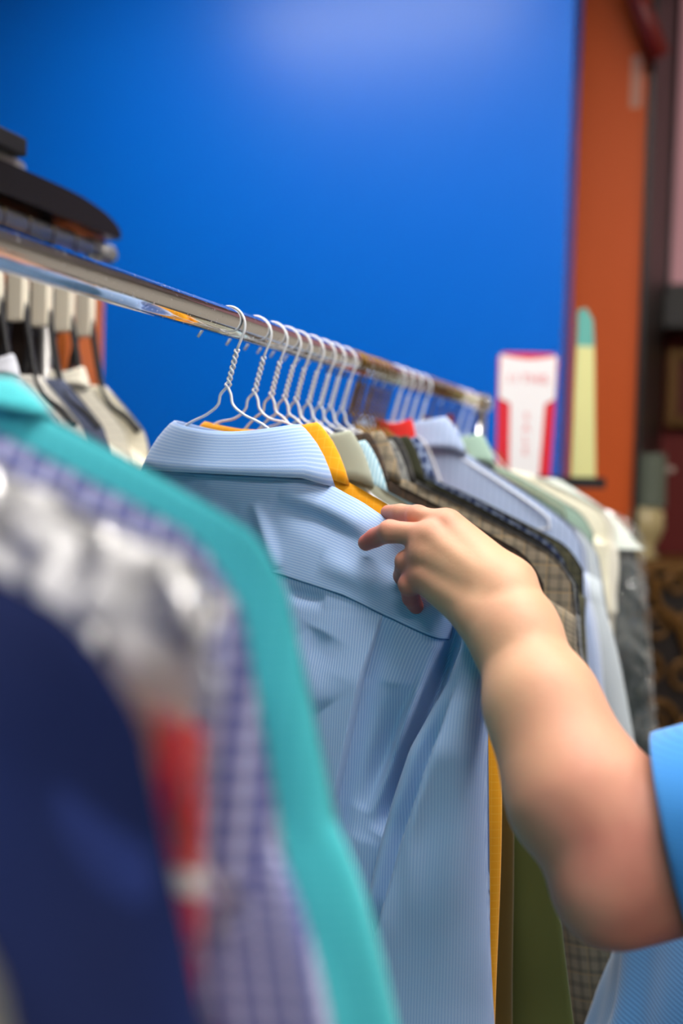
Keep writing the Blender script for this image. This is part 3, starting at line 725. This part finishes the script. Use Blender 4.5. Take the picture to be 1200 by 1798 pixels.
HAND = [
    # forearm and elbow
    (J['u2'], J['u1'], .058, .055, .02), (J['u1'], J['el'], .053, .045, .022),
    (J['el'], J['f3'], .045, .047, .025), (J['f3'], J['f2'], .047, .041, .025), (J['f2'], J['f1'], .041, .0365, .02),
    (off(J['f3'], 0, -.012, -.006), off(J['f2'], 0, -.004, 0), .040, .035, .02),
    (off(J['f3'], -.004, .006, .0), off(J['f2'], 0, .004, .0), .040, .036, .02),
    (J['ob'], off(J['el'], 0, .01, 0), .033, .040, .025),
    (J['f1'], J['wr_i'], .0335, .0225, .016), (J['f1'], J['wr_p'], .0335, .0225, .016),
    # palm
    (J['wr_i'], J['im'], .0225, .0125, .014), (J['wr'], J['mm'], .0235, .0130, .012), (J['wr'], J['rm'], .0225, .0125, .012), (J['wr_p'], J['pm'], .0215, .0120, .012),
    (off(J['wr_p'], -.012), off(J['pm'], -.010), .018, .014, .014), (off(J['wr_i'], -.010), off(J['im'], -.012), .018, .013, .014),
    (J['wr'], off(J['mm'] * .5 + J['rm'] * .5, -.006), .022, .016, .012),
    # thumb behind the palm
    (off(J['wr_i'], -.012), J['t1'], .018, .0145, .010), (J['t1'], J['t2'], .0125, .0110, .004), (J['t2'], J['t3'], .0110, .0088, .003),
]
def finger(m, a, b_, c, r, kk=.0045):
    ra, rb, rc, rt = r
    return [(J[m], J[a], ra, rb, .006), (J[a], J[b_], rb * 1.0, rc, .0022), (J[b_], J[c], rc, rt, .0022), (off(J[a], .0012), off(J[a], .0012), rb * 1.04, rb * 1.04, .003)]
HAND += finger('im', 'i1', 'i2', 'i3', (.0112, .0100, .0090, .0078))
HAND += finger('mm', 'm1', 'm2', 'm3', (.0114, .0103, .0092, .0080))
HAND += finger('rm', 'r1', 'r2', 'r3', (.0108, .0096, .0086, .0078))
HAND += finger('pm', 'p1', 'p2', 'p3', (.0100, .0092, .0082, .0074))
# knuckles and tendons
for q, rr in (('im', .0105), ('mm', .0112), ('rm', .0100), ('pm', .0095)):
    HAND.append((off(J[q], .0040), off(J[q], .0040), rr, rr, .006))
for q, w in (('im', 'wr_i'), ('mm', 'wr'), ('rm', 'wr'), ('pm', 'wr_p')):
    HAND.append((off(J[q], .0100), off(J[q] * .4 + J[w] * .6, .0175), .0032, .0032, .008))
HAND.append((off(J['wr_p'], .012, .004, -.004), off(J['wr_p'], .012, .004, -.004), .010, .010, .014))   # wrist bone
Vh, Qh = field_mesh(HAND, .0021, smooth=2)
def wp(f, l, u):                             # person frame: f towards the rack, l towards the camera side, u up, around the torso axis
    return TC + FWD * f + LFT * l + Vector((0, 0, u))
RGT = (ROT @ Vector((1, 0, 0))); RGT.z = 0; RGT.normalize()
FW = Vector((-RGT.y, RGT.x, 0))
FWD = -RGT; LFT = -FW                        # faces left in the picture, left arm nearest the camera
sh = J['sh']; TC = Vector((sh.x, sh.y, 0)) + FW * .185 + RGT * .02
SZ = sh.z
BODY = [
    (J['u2'], sh, .058, .060, .03),
    (wp(0, .17, SZ - .01), wp(0, -.17, SZ - .01), .062, .062, .04), (wp(.02, .09, SZ - .10), wp(.02, -.09, SZ - .10), .115, .115, .06),
    (wp(.0, .07, SZ - .30), wp(.0, -.07, SZ - .30), .12, .12, .06), (wp(.02, .07, SZ - .48), wp(.02, -.07, SZ - .48), .125, .125, .06),
    (wp(0, 0, SZ + .02), wp(.015, 0, SZ + .12), .058, .055, .03),
    (wp(.02, 0, SZ + .20), wp(.035, 0, SZ + .24), .085, .088, .03), (wp(.07, 0, SZ + .13), wp(.06, 0, SZ + .17), .045, .06, .03),
    (wp(.125, 0, SZ + .185), wp(.118, 0, SZ + .22), .013, .009, .012), (wp(.115, .018, SZ + .148), wp(.115, -.018, SZ + .148), .009, .009, .008),
    (wp(.02, .088, SZ + .19), wp(.015, .09, SZ + .225), .010, .014, .006), (wp(.02, -.088, SZ + .19), wp(.015, -.09, SZ + .225), .010, .014, .006),
    (wp(0, -.19, SZ - .02), wp(.03, -.24, SZ - .28), .056, .044, .03), (wp(.03, -.24, SZ - .28), wp(.16, -.22, SZ - .48), .044, .028, .02),
    (wp(.16, -.22, SZ - .48), wp(.21, -.21, SZ - .56), .030, .022, .015),
]
for kx in range(4):
    a = wp(.215, -.235 + .018 * kx, SZ - .57); BODY += [(a, a + Vector((0, 0, -.035)) + FWD * .01, .010, .009, .006), (a + Vector((0, 0, -.035)) + FWD * .01, a + Vector((0, 0, -.065)), .009, .0075, .003)]
BODY.append((wp(.20, -.19, SZ - .55), wp(.23, -.165, SZ - .60), .012, .009, .006))
for sd in (1, -1):
    BODY += [(wp(0, sd * .09, SZ - .55), wp(.02, sd * .10, SZ - .98), .088, .056, .03), (wp(.02, sd * .10, SZ - .98), wp(-.03, sd * .10, .09), .054, .038, .03),
             (wp(-.03, sd * .10, .05), wp(.13, sd * .11, .035), .035, .03, .02)]
Vb, Qb = field_mesh(BODY, .009, smooth=1)
Va = np.concatenate([Vh, Vb]); Qa = np.concatenate([Qh, Qb + len(Vh)])
person = mesh_obj('person', Va, Qa, M_skin)
tag(person, 'person in a light blue polo shirt reaching a bare left arm into the shirts', 'person')
red = np.zeros(len(Va))
for q, rad, amt in (('i1', .013, .35), ('m1', .012, .35), ('r1', .012, .3), ('p1', .012, .3), ('im', .014, .22), ('mm', .012, .25), ('rm', .012, .25), ('pm', .013, .28), ('i3', .018, .5), ('m3', .017, .6), ('r3', .02, .6), ('p3', .02, .75), ('p2', .014, .4), ('ob', .06, .45), ('u1', .07, .30), ('m2', .012, .3), ('f3', .05, .10)):
    p = np.array([*J[q]]); red += amt * np.exp(-((Va - p) ** 2).sum(1) / (2 * rad * rad))
at_ = person.data.attributes.new('redness', 'FLOAT', 'POINT'); at_.data.foreach_set('value', np.clip(red, 0, .9).astype(np.float32))
# clothes
M_polo = fabric('blue_polo_knit', (62, 146, 222), [(0, .0035, .35, (48, 122, 196), .5)], sheen=.3)
M_polo_b = fabric('blue_polo_torso', (86, 150, 206), [(0, .0042, .5, (56, 112, 176), .55)], sheen=.3)
def rings_obj(name, rings, mat, parent, n=72, thick=.0025, fold=None):
    """rings: (centre, axis a, axis b) - a cloth tube with open ends"""
    vs, fs, uv = [], [], []
    for i, (c, a, b_) in enumerate(rings):
        for k in range(n):
            an = 2 * math.pi * k / n; p = c + a * math.cos(an) + b_ * math.sin(an)
            if fold: p = p + (a * math.cos(an) + b_ * math.sin(an)) * fold(i / (len(rings) - 1), an)
            vs.append(p); uv.append((i * .02, an * .15) if name == 'sleeve' else (p.z * 1.0, an * .15))
    for i in range(len(rings) - 1):
        for k in range(n):
            q = i * n; fs.append((q + k, q + (k + 1) % n, q + n + (k + 1) % n, q + n + k))
    o = mesh_obj(name, vs, fs, mat, parent, uv)
    md = o.modifiers.new('thickness', 'SOLIDIFY'); md.thickness = thick; return o
def tube_rings(path, radii, n=14):
    pts = curve_pts(path, n); out = []
    for i, p in enumerate(pts):
        t = (pts[min(i + 1, len(pts) - 1)] - pts[max(i - 1, 0)]).normalized(); a = t.cross(Vector((0, 0, 1))).normalized(); b_ = t.cross(a).normalized()
        r = np.interp(i / (len(pts) - 1), np.linspace(0, 1, len(radii)), radii); out.append((p, a * r, b_ * r * 1.02))
    return out
rings_obj('polo_sleeve', tube_rings([at(1183, 1466, .738), at(1318, 1450, .722), at(1450, 1410, .76), J['sh']], [.074, .080, .088, .090]), M_polo, person,
          fold=lambda t, a: .03 * math.sin(3 * a + 5 * t) * t)
def torso_fold(t, a):
    return .055 * math.sin(5 * a + 9 * t) * t + .045 * math.sin(9 * a - 10 * t + 1) * t + .02 * math.sin(15 * a - 20 * t) * t
tr_ = []
for i in range(36):
    t = i / 35; z = SZ + .045 - .60 * t
    wx = np.interp(t, [0, .06, .16, .3, .6, .85, 1], [.075, .105, .145, .165, .190, .235, .275]); wy = np.interp(t, [0, .06, .16, .3, .6, 1], [.09, .17, .215, .215, .20, .205])
    cx = np.interp(t, [0, .3, .7, 1], [0, .02, .045, .075])
    tr_.append((wp(cx, 0, z), FWD * wx, LFT * wy))
rings_obj('polo_torso', tr_, M_polo_b, person, n=120, fold=torso_fold)
M_navytr = fabric('dark_trouser_cloth', (36, 38, 48))
for sd in (1, -1):
    rings_obj('trouser_leg', tube_rings([wp(.01, sd * .085, SZ - .50), wp(.0, sd * .092, SZ - .66), wp(.03, sd * .10, SZ - .98), wp(-.03, sd * .10, .06)], [.128, .112, .078, .066]), M_navytr, person)
    b = MB(); b.tube([wp(-.07, sd * .10, .035), wp(-.02, sd * .10, .045), wp(.08, sd * .11, .04), wp(.17, sd * .115, .03)], [.036, .042, .038, .026], 20); b.obj('shoe', M_black, person, True)
v, q = field_mesh([(wp(.0, 0, SZ + .235), wp(.02, 0, SZ + .27), .094, .088, .02), (wp(-.03, 0, SZ + .16), wp(-.02, 0, SZ + .22), .075, .09, .03)], .006)
ok = ~((np.array([(Vector(p) - wp(.0, 0, 0)).dot(FWD) for p in v]) > .085))
mesh_obj('hair', v, q, plain('brown_hair', (84, 58, 38), .7, bump=.6, bscale=150), person)
b = MB()
for sd in (1, -1): b.lathe([(.001, -.011), (.009, -.006), (.011, 0), (.009, .006), (.001, .011)], wp(.112, sd * .032, SZ + .205), 'Z', 14)
b.obj('eyes', M_cream, person, True)

# ------------------------------------------------------------------ second rack on the left, its shelf and cabinet
pe = at(174, 441, 1.70); X2, Z2, YE = pe.x, pe.z, pe.y
R2 = .0135; OY = YE
M_trayblk = plain('black_lacquer', (16, 15, 20), .3)
M_wood = plain('orange_wood', (196, 104, 44), .5, vary=.15, bscale=12)
rk = tag(empty('clothes_rack', (X2, OY, 0)), 'second metal rack on the left, its rail end finial against the blue wall', 'clothes rack')
b = MB(); b.lathe([(R2, -1.15), (R2, 0)], (0, 0, Z2), 'Y', 30); b.obj('rail', M_satin, rk, True)
b = MB(); b.lathe([(.002, -.006), (.017, -.004), (.018, .004), (.010, .010), (.013, .018), (.017, .028), (.012, .038), (.002, .042)], (0, 0, Z2), 'Y', 24)
b.obj('finial', M_satin, rk, True)
b = MB(); b.box((-.006, -.03, Z2 - .03), (.006, .0, Z2 + .018)); b.obj('bracket', M_satin, rk, bevel=.002)
for yy in (-.10, -1.1):
    b = MB(); b.tube([(-.03, yy, .02), (-.03, yy, Z2 + .022)], .011, 16); b.obj('upright', M_satin, rk, True)
    b = MB(); b.box((-.25, yy - .02, 0), (.15, yy + .02, .03)); b.obj('foot', M_satin, rk, bevel=.006)
# black shelf with a rounded end resting on the uprights
sh0 = at(150, 405, 1.72)
def round_tray(name, x0, x1, y0, y1, z0, z1, r, mat, parent=None):
    pts = [(x0, y0), (x1, y0)] + [(x1 - r + r * math.cos(a), y1 - r + r * math.sin(a)) for a in np.linspace(0, math.pi / 2, 14)] + [(x0 + r - r * math.sin(a), y1 - r + r * math.cos(a)) for a in np.linspace(0, math.pi / 2, 14)]
    n = len(pts); v = [(x, y, z0) for x, y in pts] + [(x, y, z1) for x, y in pts]
    f = [tuple(reversed(range(n))), tuple(range(n, 2 * n))] + [(i, (i + 1) % n, n + (i + 1) % n, n + i) for i in range(n)]
    return mesh_obj(name, v, f, mat, parent, smooth=False)
tray = empty('black_shelf', (0, 0, 0)); tag(tray, 'black shelf with a rounded end and thin silver rim above the left rail', 'shelf')
TX0, TX1, TY1, TZ0 = X2 - .30, X2 + .03, YE + .02, Z2 + .022
prof = [(YE - 1.12, TZ0), (TY1, TZ0)] + [(TY1 - .17 + .17 * math.sin(a), TZ0 + .008 + .038 * math.cos(a)) for a in np.linspace(math.pi / 2, 0, 16)] + [(YE - 1.12, TZ0 + .046)]
n_ = len(prof); vv = [(TX0, y, z) for y, z in prof] + [(TX1, y, z) for y, z in prof]
mesh_obj('shelf_board', vv, [tuple(reversed(range(n_))), tuple(range(n_, 2 * n_))] + [(i, (i + 1) % n_, n_ + (i + 1) % n_, n_ + i) for i in range(n_)], M_trayblk, tray, smooth=False)
round_tray('silver_rim', TX0 + .01, TX1 - .012, YE - 1.10, TY1 - .20, TZ0 + .046, TZ0 + .062, .05, M_satin, tray)
pb = at(20, 305, 1.45)
b = MB(); b.box((pb.x - .16, pb.y - .10, TZ0 + .062), (pb.x + .012, pb.y + .02, TZ0 + .088)); o = b.obj('black_box', M_black, bevel=.003); tag(o, 'small flat black box standing on the shelf in the left corner', 'box')
# cabinet behind
pc0 = at(183, 500, 2.25); pc0.y -= .13; pc0 = Vector((on_y(183, 500, pc0.y + .13).x, pc0.y, pc0.z)); cw = .9
cab = tag(empty('wooden_cabinet', (pc0.x, pc0.y, 0)), 'open orange brown wooden cabinet behind the second rack, dark inside', 'cabinet')
ztop = at(120, 482, 2.25).z
for nm, a, c, mt in (('side_panel', (-.035, 0, 0), (0, .13, ztop), M_wood), ('side_panel', (-cw, 0, 0), (-cw + .035, .13, ztop), M_wood),
                     ('top_panel', (-cw + .035, 0, ztop - .03), (-.035, .13, ztop), M_wood), ('back_panel', (-cw + .035, .11, 0), (-.035, .13, ztop - .03), plain('dark_brown_board', (34, 22, 14), .8)),
                     ('shelf', (-cw + .035, .01, ztop - .36), (-.035, .11, ztop - .34), M_wood), ('shelf', (-cw + .035, .01, ztop - .9), (-.035, .11, ztop - .88), M_wood)):
    b = MB(); b.box(a, c); b.obj(nm, mt, cab)
# hangers with cream size clips and the small clothes below them
KIDS = [((240, 238, 236), None), ((248, 246, 244), (240, 100, 70)), ((226, 228, 240), None), ((244, 240, 238), (240, 130, 100)), ((236, 236, 240), None), ((176, 180, 200), None), ((232, 224, 214), None),
        ((214, 216, 226), None), ((240, 236, 226), None), ((96, 104, 130), None), ((238, 232, 214), None), ((232, 226, 206), None)]
KL = ['light grey', 'white and coral trimmed', 'pale lilac grey', 'white top with a coral hem', 'bright white', 'slate lilac', 'warm beige', 'cool pale grey', 'off white', 'dusky navy', 'light cream', 'last and creamiest']
def clip_hanger():
    b = MB(); hk = []
    for k in range(22):
        a = math.radians(205 - 235 * k / 21); hk.append((.021 * math.cos(a), 0, R2 + .0016 - .021 + .021 * math.sin(a)))
    hk += [(.012, 0, -.038), (.002, 0, -.048), (0, 0, -.095)]
    b.tube(hk, .0016, 8)
    root = b.obj('clip_hanger', M_dkwire, None, True)
    a = MB(); a.tube(curve_pts([(-.112, 0, -.308), (-.09, 0, -.287), (-.04, 0, -.243), (0, 0, -.098), (.04, 0, -.243), (.09, 0, -.287), (.112, 0, -.308)], 5), .0055, 8); a.obj('arms', M_black, root, True)
    c = MB()
    c.box((-.016, -.008, -.150), (.016, .008, -.070)); c.obj('size_clip', M_cream, root, bevel=.003)
    return root
def copy_tree(o, parent=None):
    c = o.copy(); COL.objects.link(c); c.parent = parent
    for ch in list(o.children): copy_tree(ch, c)
    return c
base_h = clip_hanger()
for i, (c, tr2) in enumerate(KIDS):
    s2 = i / (len(KIDS) - 1); y = YE - .035 - .62 * (1 - s2)
    h = base_h if i == 0 else copy_tree(base_h)
    h.location = (X2, y, Z2); h.rotation_euler = (0, 0, .04 * math.sin(i * 2.1))
    tag(h, 'dark hanger with a cream size clip carrying the %s top' % KL[i].replace(' top with a coral hem', ' coral hemmed'), 'hanger', 'clip hangers on the second rack')
    g = G(sw=.130, nw=.045, drop=.085, zt=-.232, length=.42, flare=.012, d=.017, cr=.012, seed=60 + i, fold=.004, sl_w=.03, sl_len=.16, kfold=50)
    m = fabric('small_top_cloth_' + KL[i].split()[0], c, [(1, .11, .16, tr2, .9, .35)] if tr2 else [(1, .012, .25, tuple(int(v * .9) for v in c), .5)])
    put_garment(g, 'folded_top', 1, m, '%s small top hanging on the second rack at the left' % KL[i] if 'top' not in KL[i] else 'white small top with a coral hem on the second rack', 'top', 'small tops on the second rack', res=(30, 26), loc=(X2, y, Z2), collar=(i % 3 == 1), collar_kw=dict(h=.02, top_w=.04, n=24))

# ------------------------------------------------------------------ sign, leaflet and their stand past the end of the rail
DS = 2.36
M_red_board = plain('sign_red', (214, 20, 44), .5); M_white_board = plain('sign_white', (238, 236, 238), .5); M_pale_red = plain('sign_letter_red', (226, 120, 128), .5)
def facing(name, p, d_label, cat, **kw): 
    e = empty(name, p, YAW); tag(e, d_label, cat, **kw); return e
ps = at(921, 838, DS); PX = DS / F
stand = facing('display_stand', (ps.x, ps.y, 0), 'black tray on a pole behind the shirts, holding the sign and the leaflet', 'display stand')
hz = ps.z
b = MB(); b.box((-.055, -.03, hz - .022), (.185, .10, hz - .006)); b.box((-.055, -.03, hz - .006), (.185, -.025, hz + .004)); b.obj('tray', M_black, stand)
b = MB(); b.tube([(.06, .03, .02), (.06, .03, hz - .022)], .011, 14); b.obj('pole', M_black, stand, True)
b = MB(); b.lathe([(.002, 0), (.15, 0), (.15, .012), (.03, .022), (.002, .022)], (.06, .03, 0), 'Z', 32); b.obj('base', M_black, stand, True)
sign = facing('sign_board', (ps.x, ps.y, hz - .006), 'upright red sign with a white T shaped panel against the blue wall', 'sign')
sw_, shh = 105 * PX, 222 * PX
def flat(outline, y0, y1, name, mat, parent):
    n = len(outline); v = [(x, y0, z) for x, z in outline] + [(x, y1, z) for x, z in outline]
    f = [tuple(range(n)), tuple(reversed(range(n, 2 * n)))] + [((i + 1) % n, i, n + i, n + (i + 1) % n) for i in range(n)]
    return mesh_obj(name, v, f, mat, parent, smooth=False)
flat([(-sw_ / 2 + .004, 0), (sw_ / 2 - .010, 0), (sw_ / 2, shh - .012), (sw_ / 2 - .012, shh), (-sw_ / 2 + .012, shh), (-sw_ / 2, shh - .012)], -.002, .004, 'board', M_red_board, sign)
top_curve = [(sw_ * .47 * (1 - 2 * k / 12), shh - .006 - .010 * (1 - abs(1 - 2 * k / 12) ** 1.5)) for k in range(13)]
flat([(-.036, .004), (.034, .004), (.042, shh * .60), (sw_ * .46, shh * .64)] + top_curve + [(-sw_ * .47, shh * .64), (-.040, shh * .60)], -.0035, -.002, 'white_panel', M_white_board, sign)
def text(name, body, size, loc, mat, parent):
    cu = bpy.data.curves.new(name, 'FONT'); cu.body = body; cu.size = size; cu.align_x = 'CENTER'; cu.align_y = 'CENTER'; cu.extrude = .0004; cu.space_line = 1.05
    cu.materials.append(mat); o = bpy.data.objects.new(name, cu); COL.objects.link(o); o.parent = parent; o.location = loc; o.rotation_euler = (math.pi / 2, 0, 0)
    bpy.context.view_layer.update(); me = bpy.data.meshes.new_from_object(o.evaluated_get(bpy.context.evaluated_depsgraph_get()))
    bpy.data.objects.remove(o); m = bpy.data.objects.new(name, me); COL.objects.link(m); m.parent = parent; m.location = loc; m.rotation_euler = (math.pi / 2, 0, 0); return m
text('sign_heading', 'I I THIS', .031, (0, -.0042, shh * .79), M_pale_red, sign)
text('sign_column', 'S\nA\nL\nE', .026, (0, -.0042, shh * .36), M_pale_red, sign)
pl_ = at(1022, 855, DS + .03)
leaf = facing('leaflet', (pl_.x, pl_.y, hz - .006), 'tall narrow pale yellow leaflet with a teal tip beside the orange wall', 'leaflet')
LH = (858 - 552) * PX
flat([(-.026, 0), (.032, 0), (.022, LH * .5), (.017, LH * .78), (-.024, LH * .78)], -.003, .008, 'yellow_panel', plain('pale_yellow_card', (216, 214, 148), .6), leaf)
flat([(-.024, LH * .78), (.017, LH * .78), (.012, LH * .93), (-.006, LH), (-.024, LH * .985)], -.003, .008, 'teal_panel', plain('teal_card', (92, 168, 158), .6), leaf)

# ------------------------------------------------------------------ the dark recess on the right
def st(name, a, c, mat):
    b = MB(); b.box(a, c); o = b.obj(name, mat); o['kind'] = 'structure'; return o
M_dkbrown = plain('dark_brown_wood', (26, 18, 14), .45)
st('trim_1', (XO - .004, YO - .02, 0), (XO + .014, YR - .001, CEIL), M_dkbrown)
zsill = at(1180, 525, 4.3).z
win = MB(); win.box((XO + .02, YR - .05, zsill - .05), (XO + 1.1, YR - .001, zsill)); win.box((XO + .016, YR - .05, zsill), (XO + .030, YR - .001, CEIL - .02)); win.box((XO + 1.06, YR - .05, zsill), (XO + 1.1, YR - .001, CEIL - .02))
o = win.obj('window_1', M_dkbrown); o['kind'] = 'structure'
b = MB(); b.box((XO + .030, YR - .03, zsill), (XO + 1.06, YR - .02, CEIL - .02)); b.obj('curtain_pane', plain('dusty_pink_blind_glow', (176, 128, 132), .7, emit=.35), o)  # weak glow added to the blind to lift it out of the recess shade
# dark shelf under the window, gilt picture frame below it
zb = at(1180, 600, 4.2).z
b = MB(); b.box((XO + .016, YR - .20, zb), (XO + 1.1, YR - .052, zsill - .052)); o = b.obj('dark_wall_shelf', M_dkbrown, bevel=.006); tag(o, 'deep dark brown wall shelf under the pink window', 'shelf')
M_gilt = plain('old_gilt', (104, 70, 24), .5, .4, bump=.5, bscale=60)
q0 = at(1146, 752, 4.1); q1z = at(1146, 618, 4.1).z
fr = tag(empty('picture_frame', (XO + .03, YR - .06, q0.z)), 'old gilt picture frame around a dark red picture in the recess', 'picture frame')
H = q1z - q0.z
for a, c in (((0, 0, 0), (.045, .05, H)), ((.045, 0, H - .045), (.60, .05, H)), ((.045, 0, 0), (.60, .05, .045)), ((.60, 0, 0), (.645, .05, H))):
    b = MB(); b.box(a, c); b.obj('frame_bar', M_gilt, fr, bevel=.010)
b = MB(); b.box((.045, .03, .045), (.60, .045, H - .045)); b.obj('canvas', plain('dark_red_canvas', (84, 20, 10), .7, vary=.5, bscale=9), fr)
# ornate gilt console with a small lamp on it
DC = 3.15
pcn = at(1128, 985, DC)
con = facing('gilt_console', (pcn.x, pcn.y, 0), 'dark console with curling gilt carving behind the last jacket', 'console table')
hc = pcn.z
b = MB(); b.box((-.07, -.02, 0), (.55, .32, hc - .03)); b.obj('carcass', plain('blackish_wood', (22, 12, 8), .5), con, bevel=.01)
b = MB(); b.box((-.09, -.04, hc - .03), (.57, .34, hc)); b.obj('top', M_gilt, con, bevel=.008)
def scroll(x, z, r, turns, sx, parent, w=.011):
    P = [(x + sx * (r * (1 - .78 * k / 40)) * math.cos(k / 40 * turns * 2 * math.pi), -.03, z + (r * (1 - .78 * k / 40)) * math.sin(k / 40 * turns * 2 * math.pi)) for k in range(41)]
    b = MB(); b.tube(P, [w * (1 - .5 * k / 40) for k in range(41)], 10); b.obj('scroll', M_gilt, parent, True)
for x, z, r, sx in ((.0, -.09, .05, 1), (.10, -.07, .04, -1), (.05, -.20, .06, 1), (.16, -.20, .05, -1), (.02, -.34, .06, -1), (.14, -.36, .06, 1), (.28, -.12, .07, 1), (.30, -.32, .07, -1), (.05, -.50, .07, 1), (.18, -.54, .06, -1), (.42, -.2, .07, 1)):
    scroll(x, hc + z, r, 1.4, sx, con)
b = MB(); b.tube(curve_pts([(-.03, -.03, hc - .02), (.02, -.035, hc - .05), (.05, -.035, hc - .14), (.11, -.035, hc - .20), (.16, -.035, hc - .33)], 8), .014, 10); b.obj('carved_rail', M_gilt, con, True)
pt = at(1128, 985, DC + .12)
lampo = facing('table_lamp', (pt.x, pt.y, hc), 'small lamp with a grey shade and a cream base on the gilt console', 'lamp')
PXC = (DC + .12) / F; k1 = (985 - 893) * PXC; k2 = (985 - 802) * PXC
b = MB(); b.lathe([(.002, 0), (.045, 0), (.05, .012), (.03, .03), (.055, .07), (.066, k1 * .6), (.062, k1 * .9), (.04, k1), (.002, k1)], (0, 0, 0), 'Z', 32); b.obj('lamp_base', plain('cream_ceramic', (176, 158, 112), .4), lampo, True)
b = MB(); b.lathe([(.002, k1 - .004), (.056, k1 - .004), (.052, k2), (.002, k2)], (.012, 0, 0), 'Z', 32); b.obj('lamp_shade', plain('grey_green_shade', (92, 98, 84), .8), lampo, False)
b = MB(); b.lathe([(.001, -.012), (.014, -.008), (.018, 0), (.014, .008), (.001, .012)], (.078, 0, k2 - .05), 'Z', 20); b.obj('switch_knob', plain('pearl_knob', (170, 150, 140), .2), lampo, True)
# red sloping bar and a slip of paper high on the orange wall
pa, pz = at(1098, -60, 3.1), at(1160, 100, 3.1)
b = MB(); b.tube([pa, pa * .5 + pz * .5, pz], [.028, .030, .032], 16); o = b.obj('red_bar', plain('dark_red_paint', (120, 24, 16), .4), None, True); tag(o, 'dark red sloping bar hanging from the ceiling at the top right', 'hanging bar')
pk = at(1118, 145, 3.0)
p0 = on_y(1106, 190, YO - .003); p1 = on_y(1130, 96, YO - .003)
b = MB(); b.box((p0.x, YO - .004, p0.z), (p1.x, YO - .0005, p1.z)); o = b.obj('paper_note', plain('faded_paper', (206, 146, 122), .7)); tag(o, 'small faded slip of paper high on the orange wall edge', 'paper')
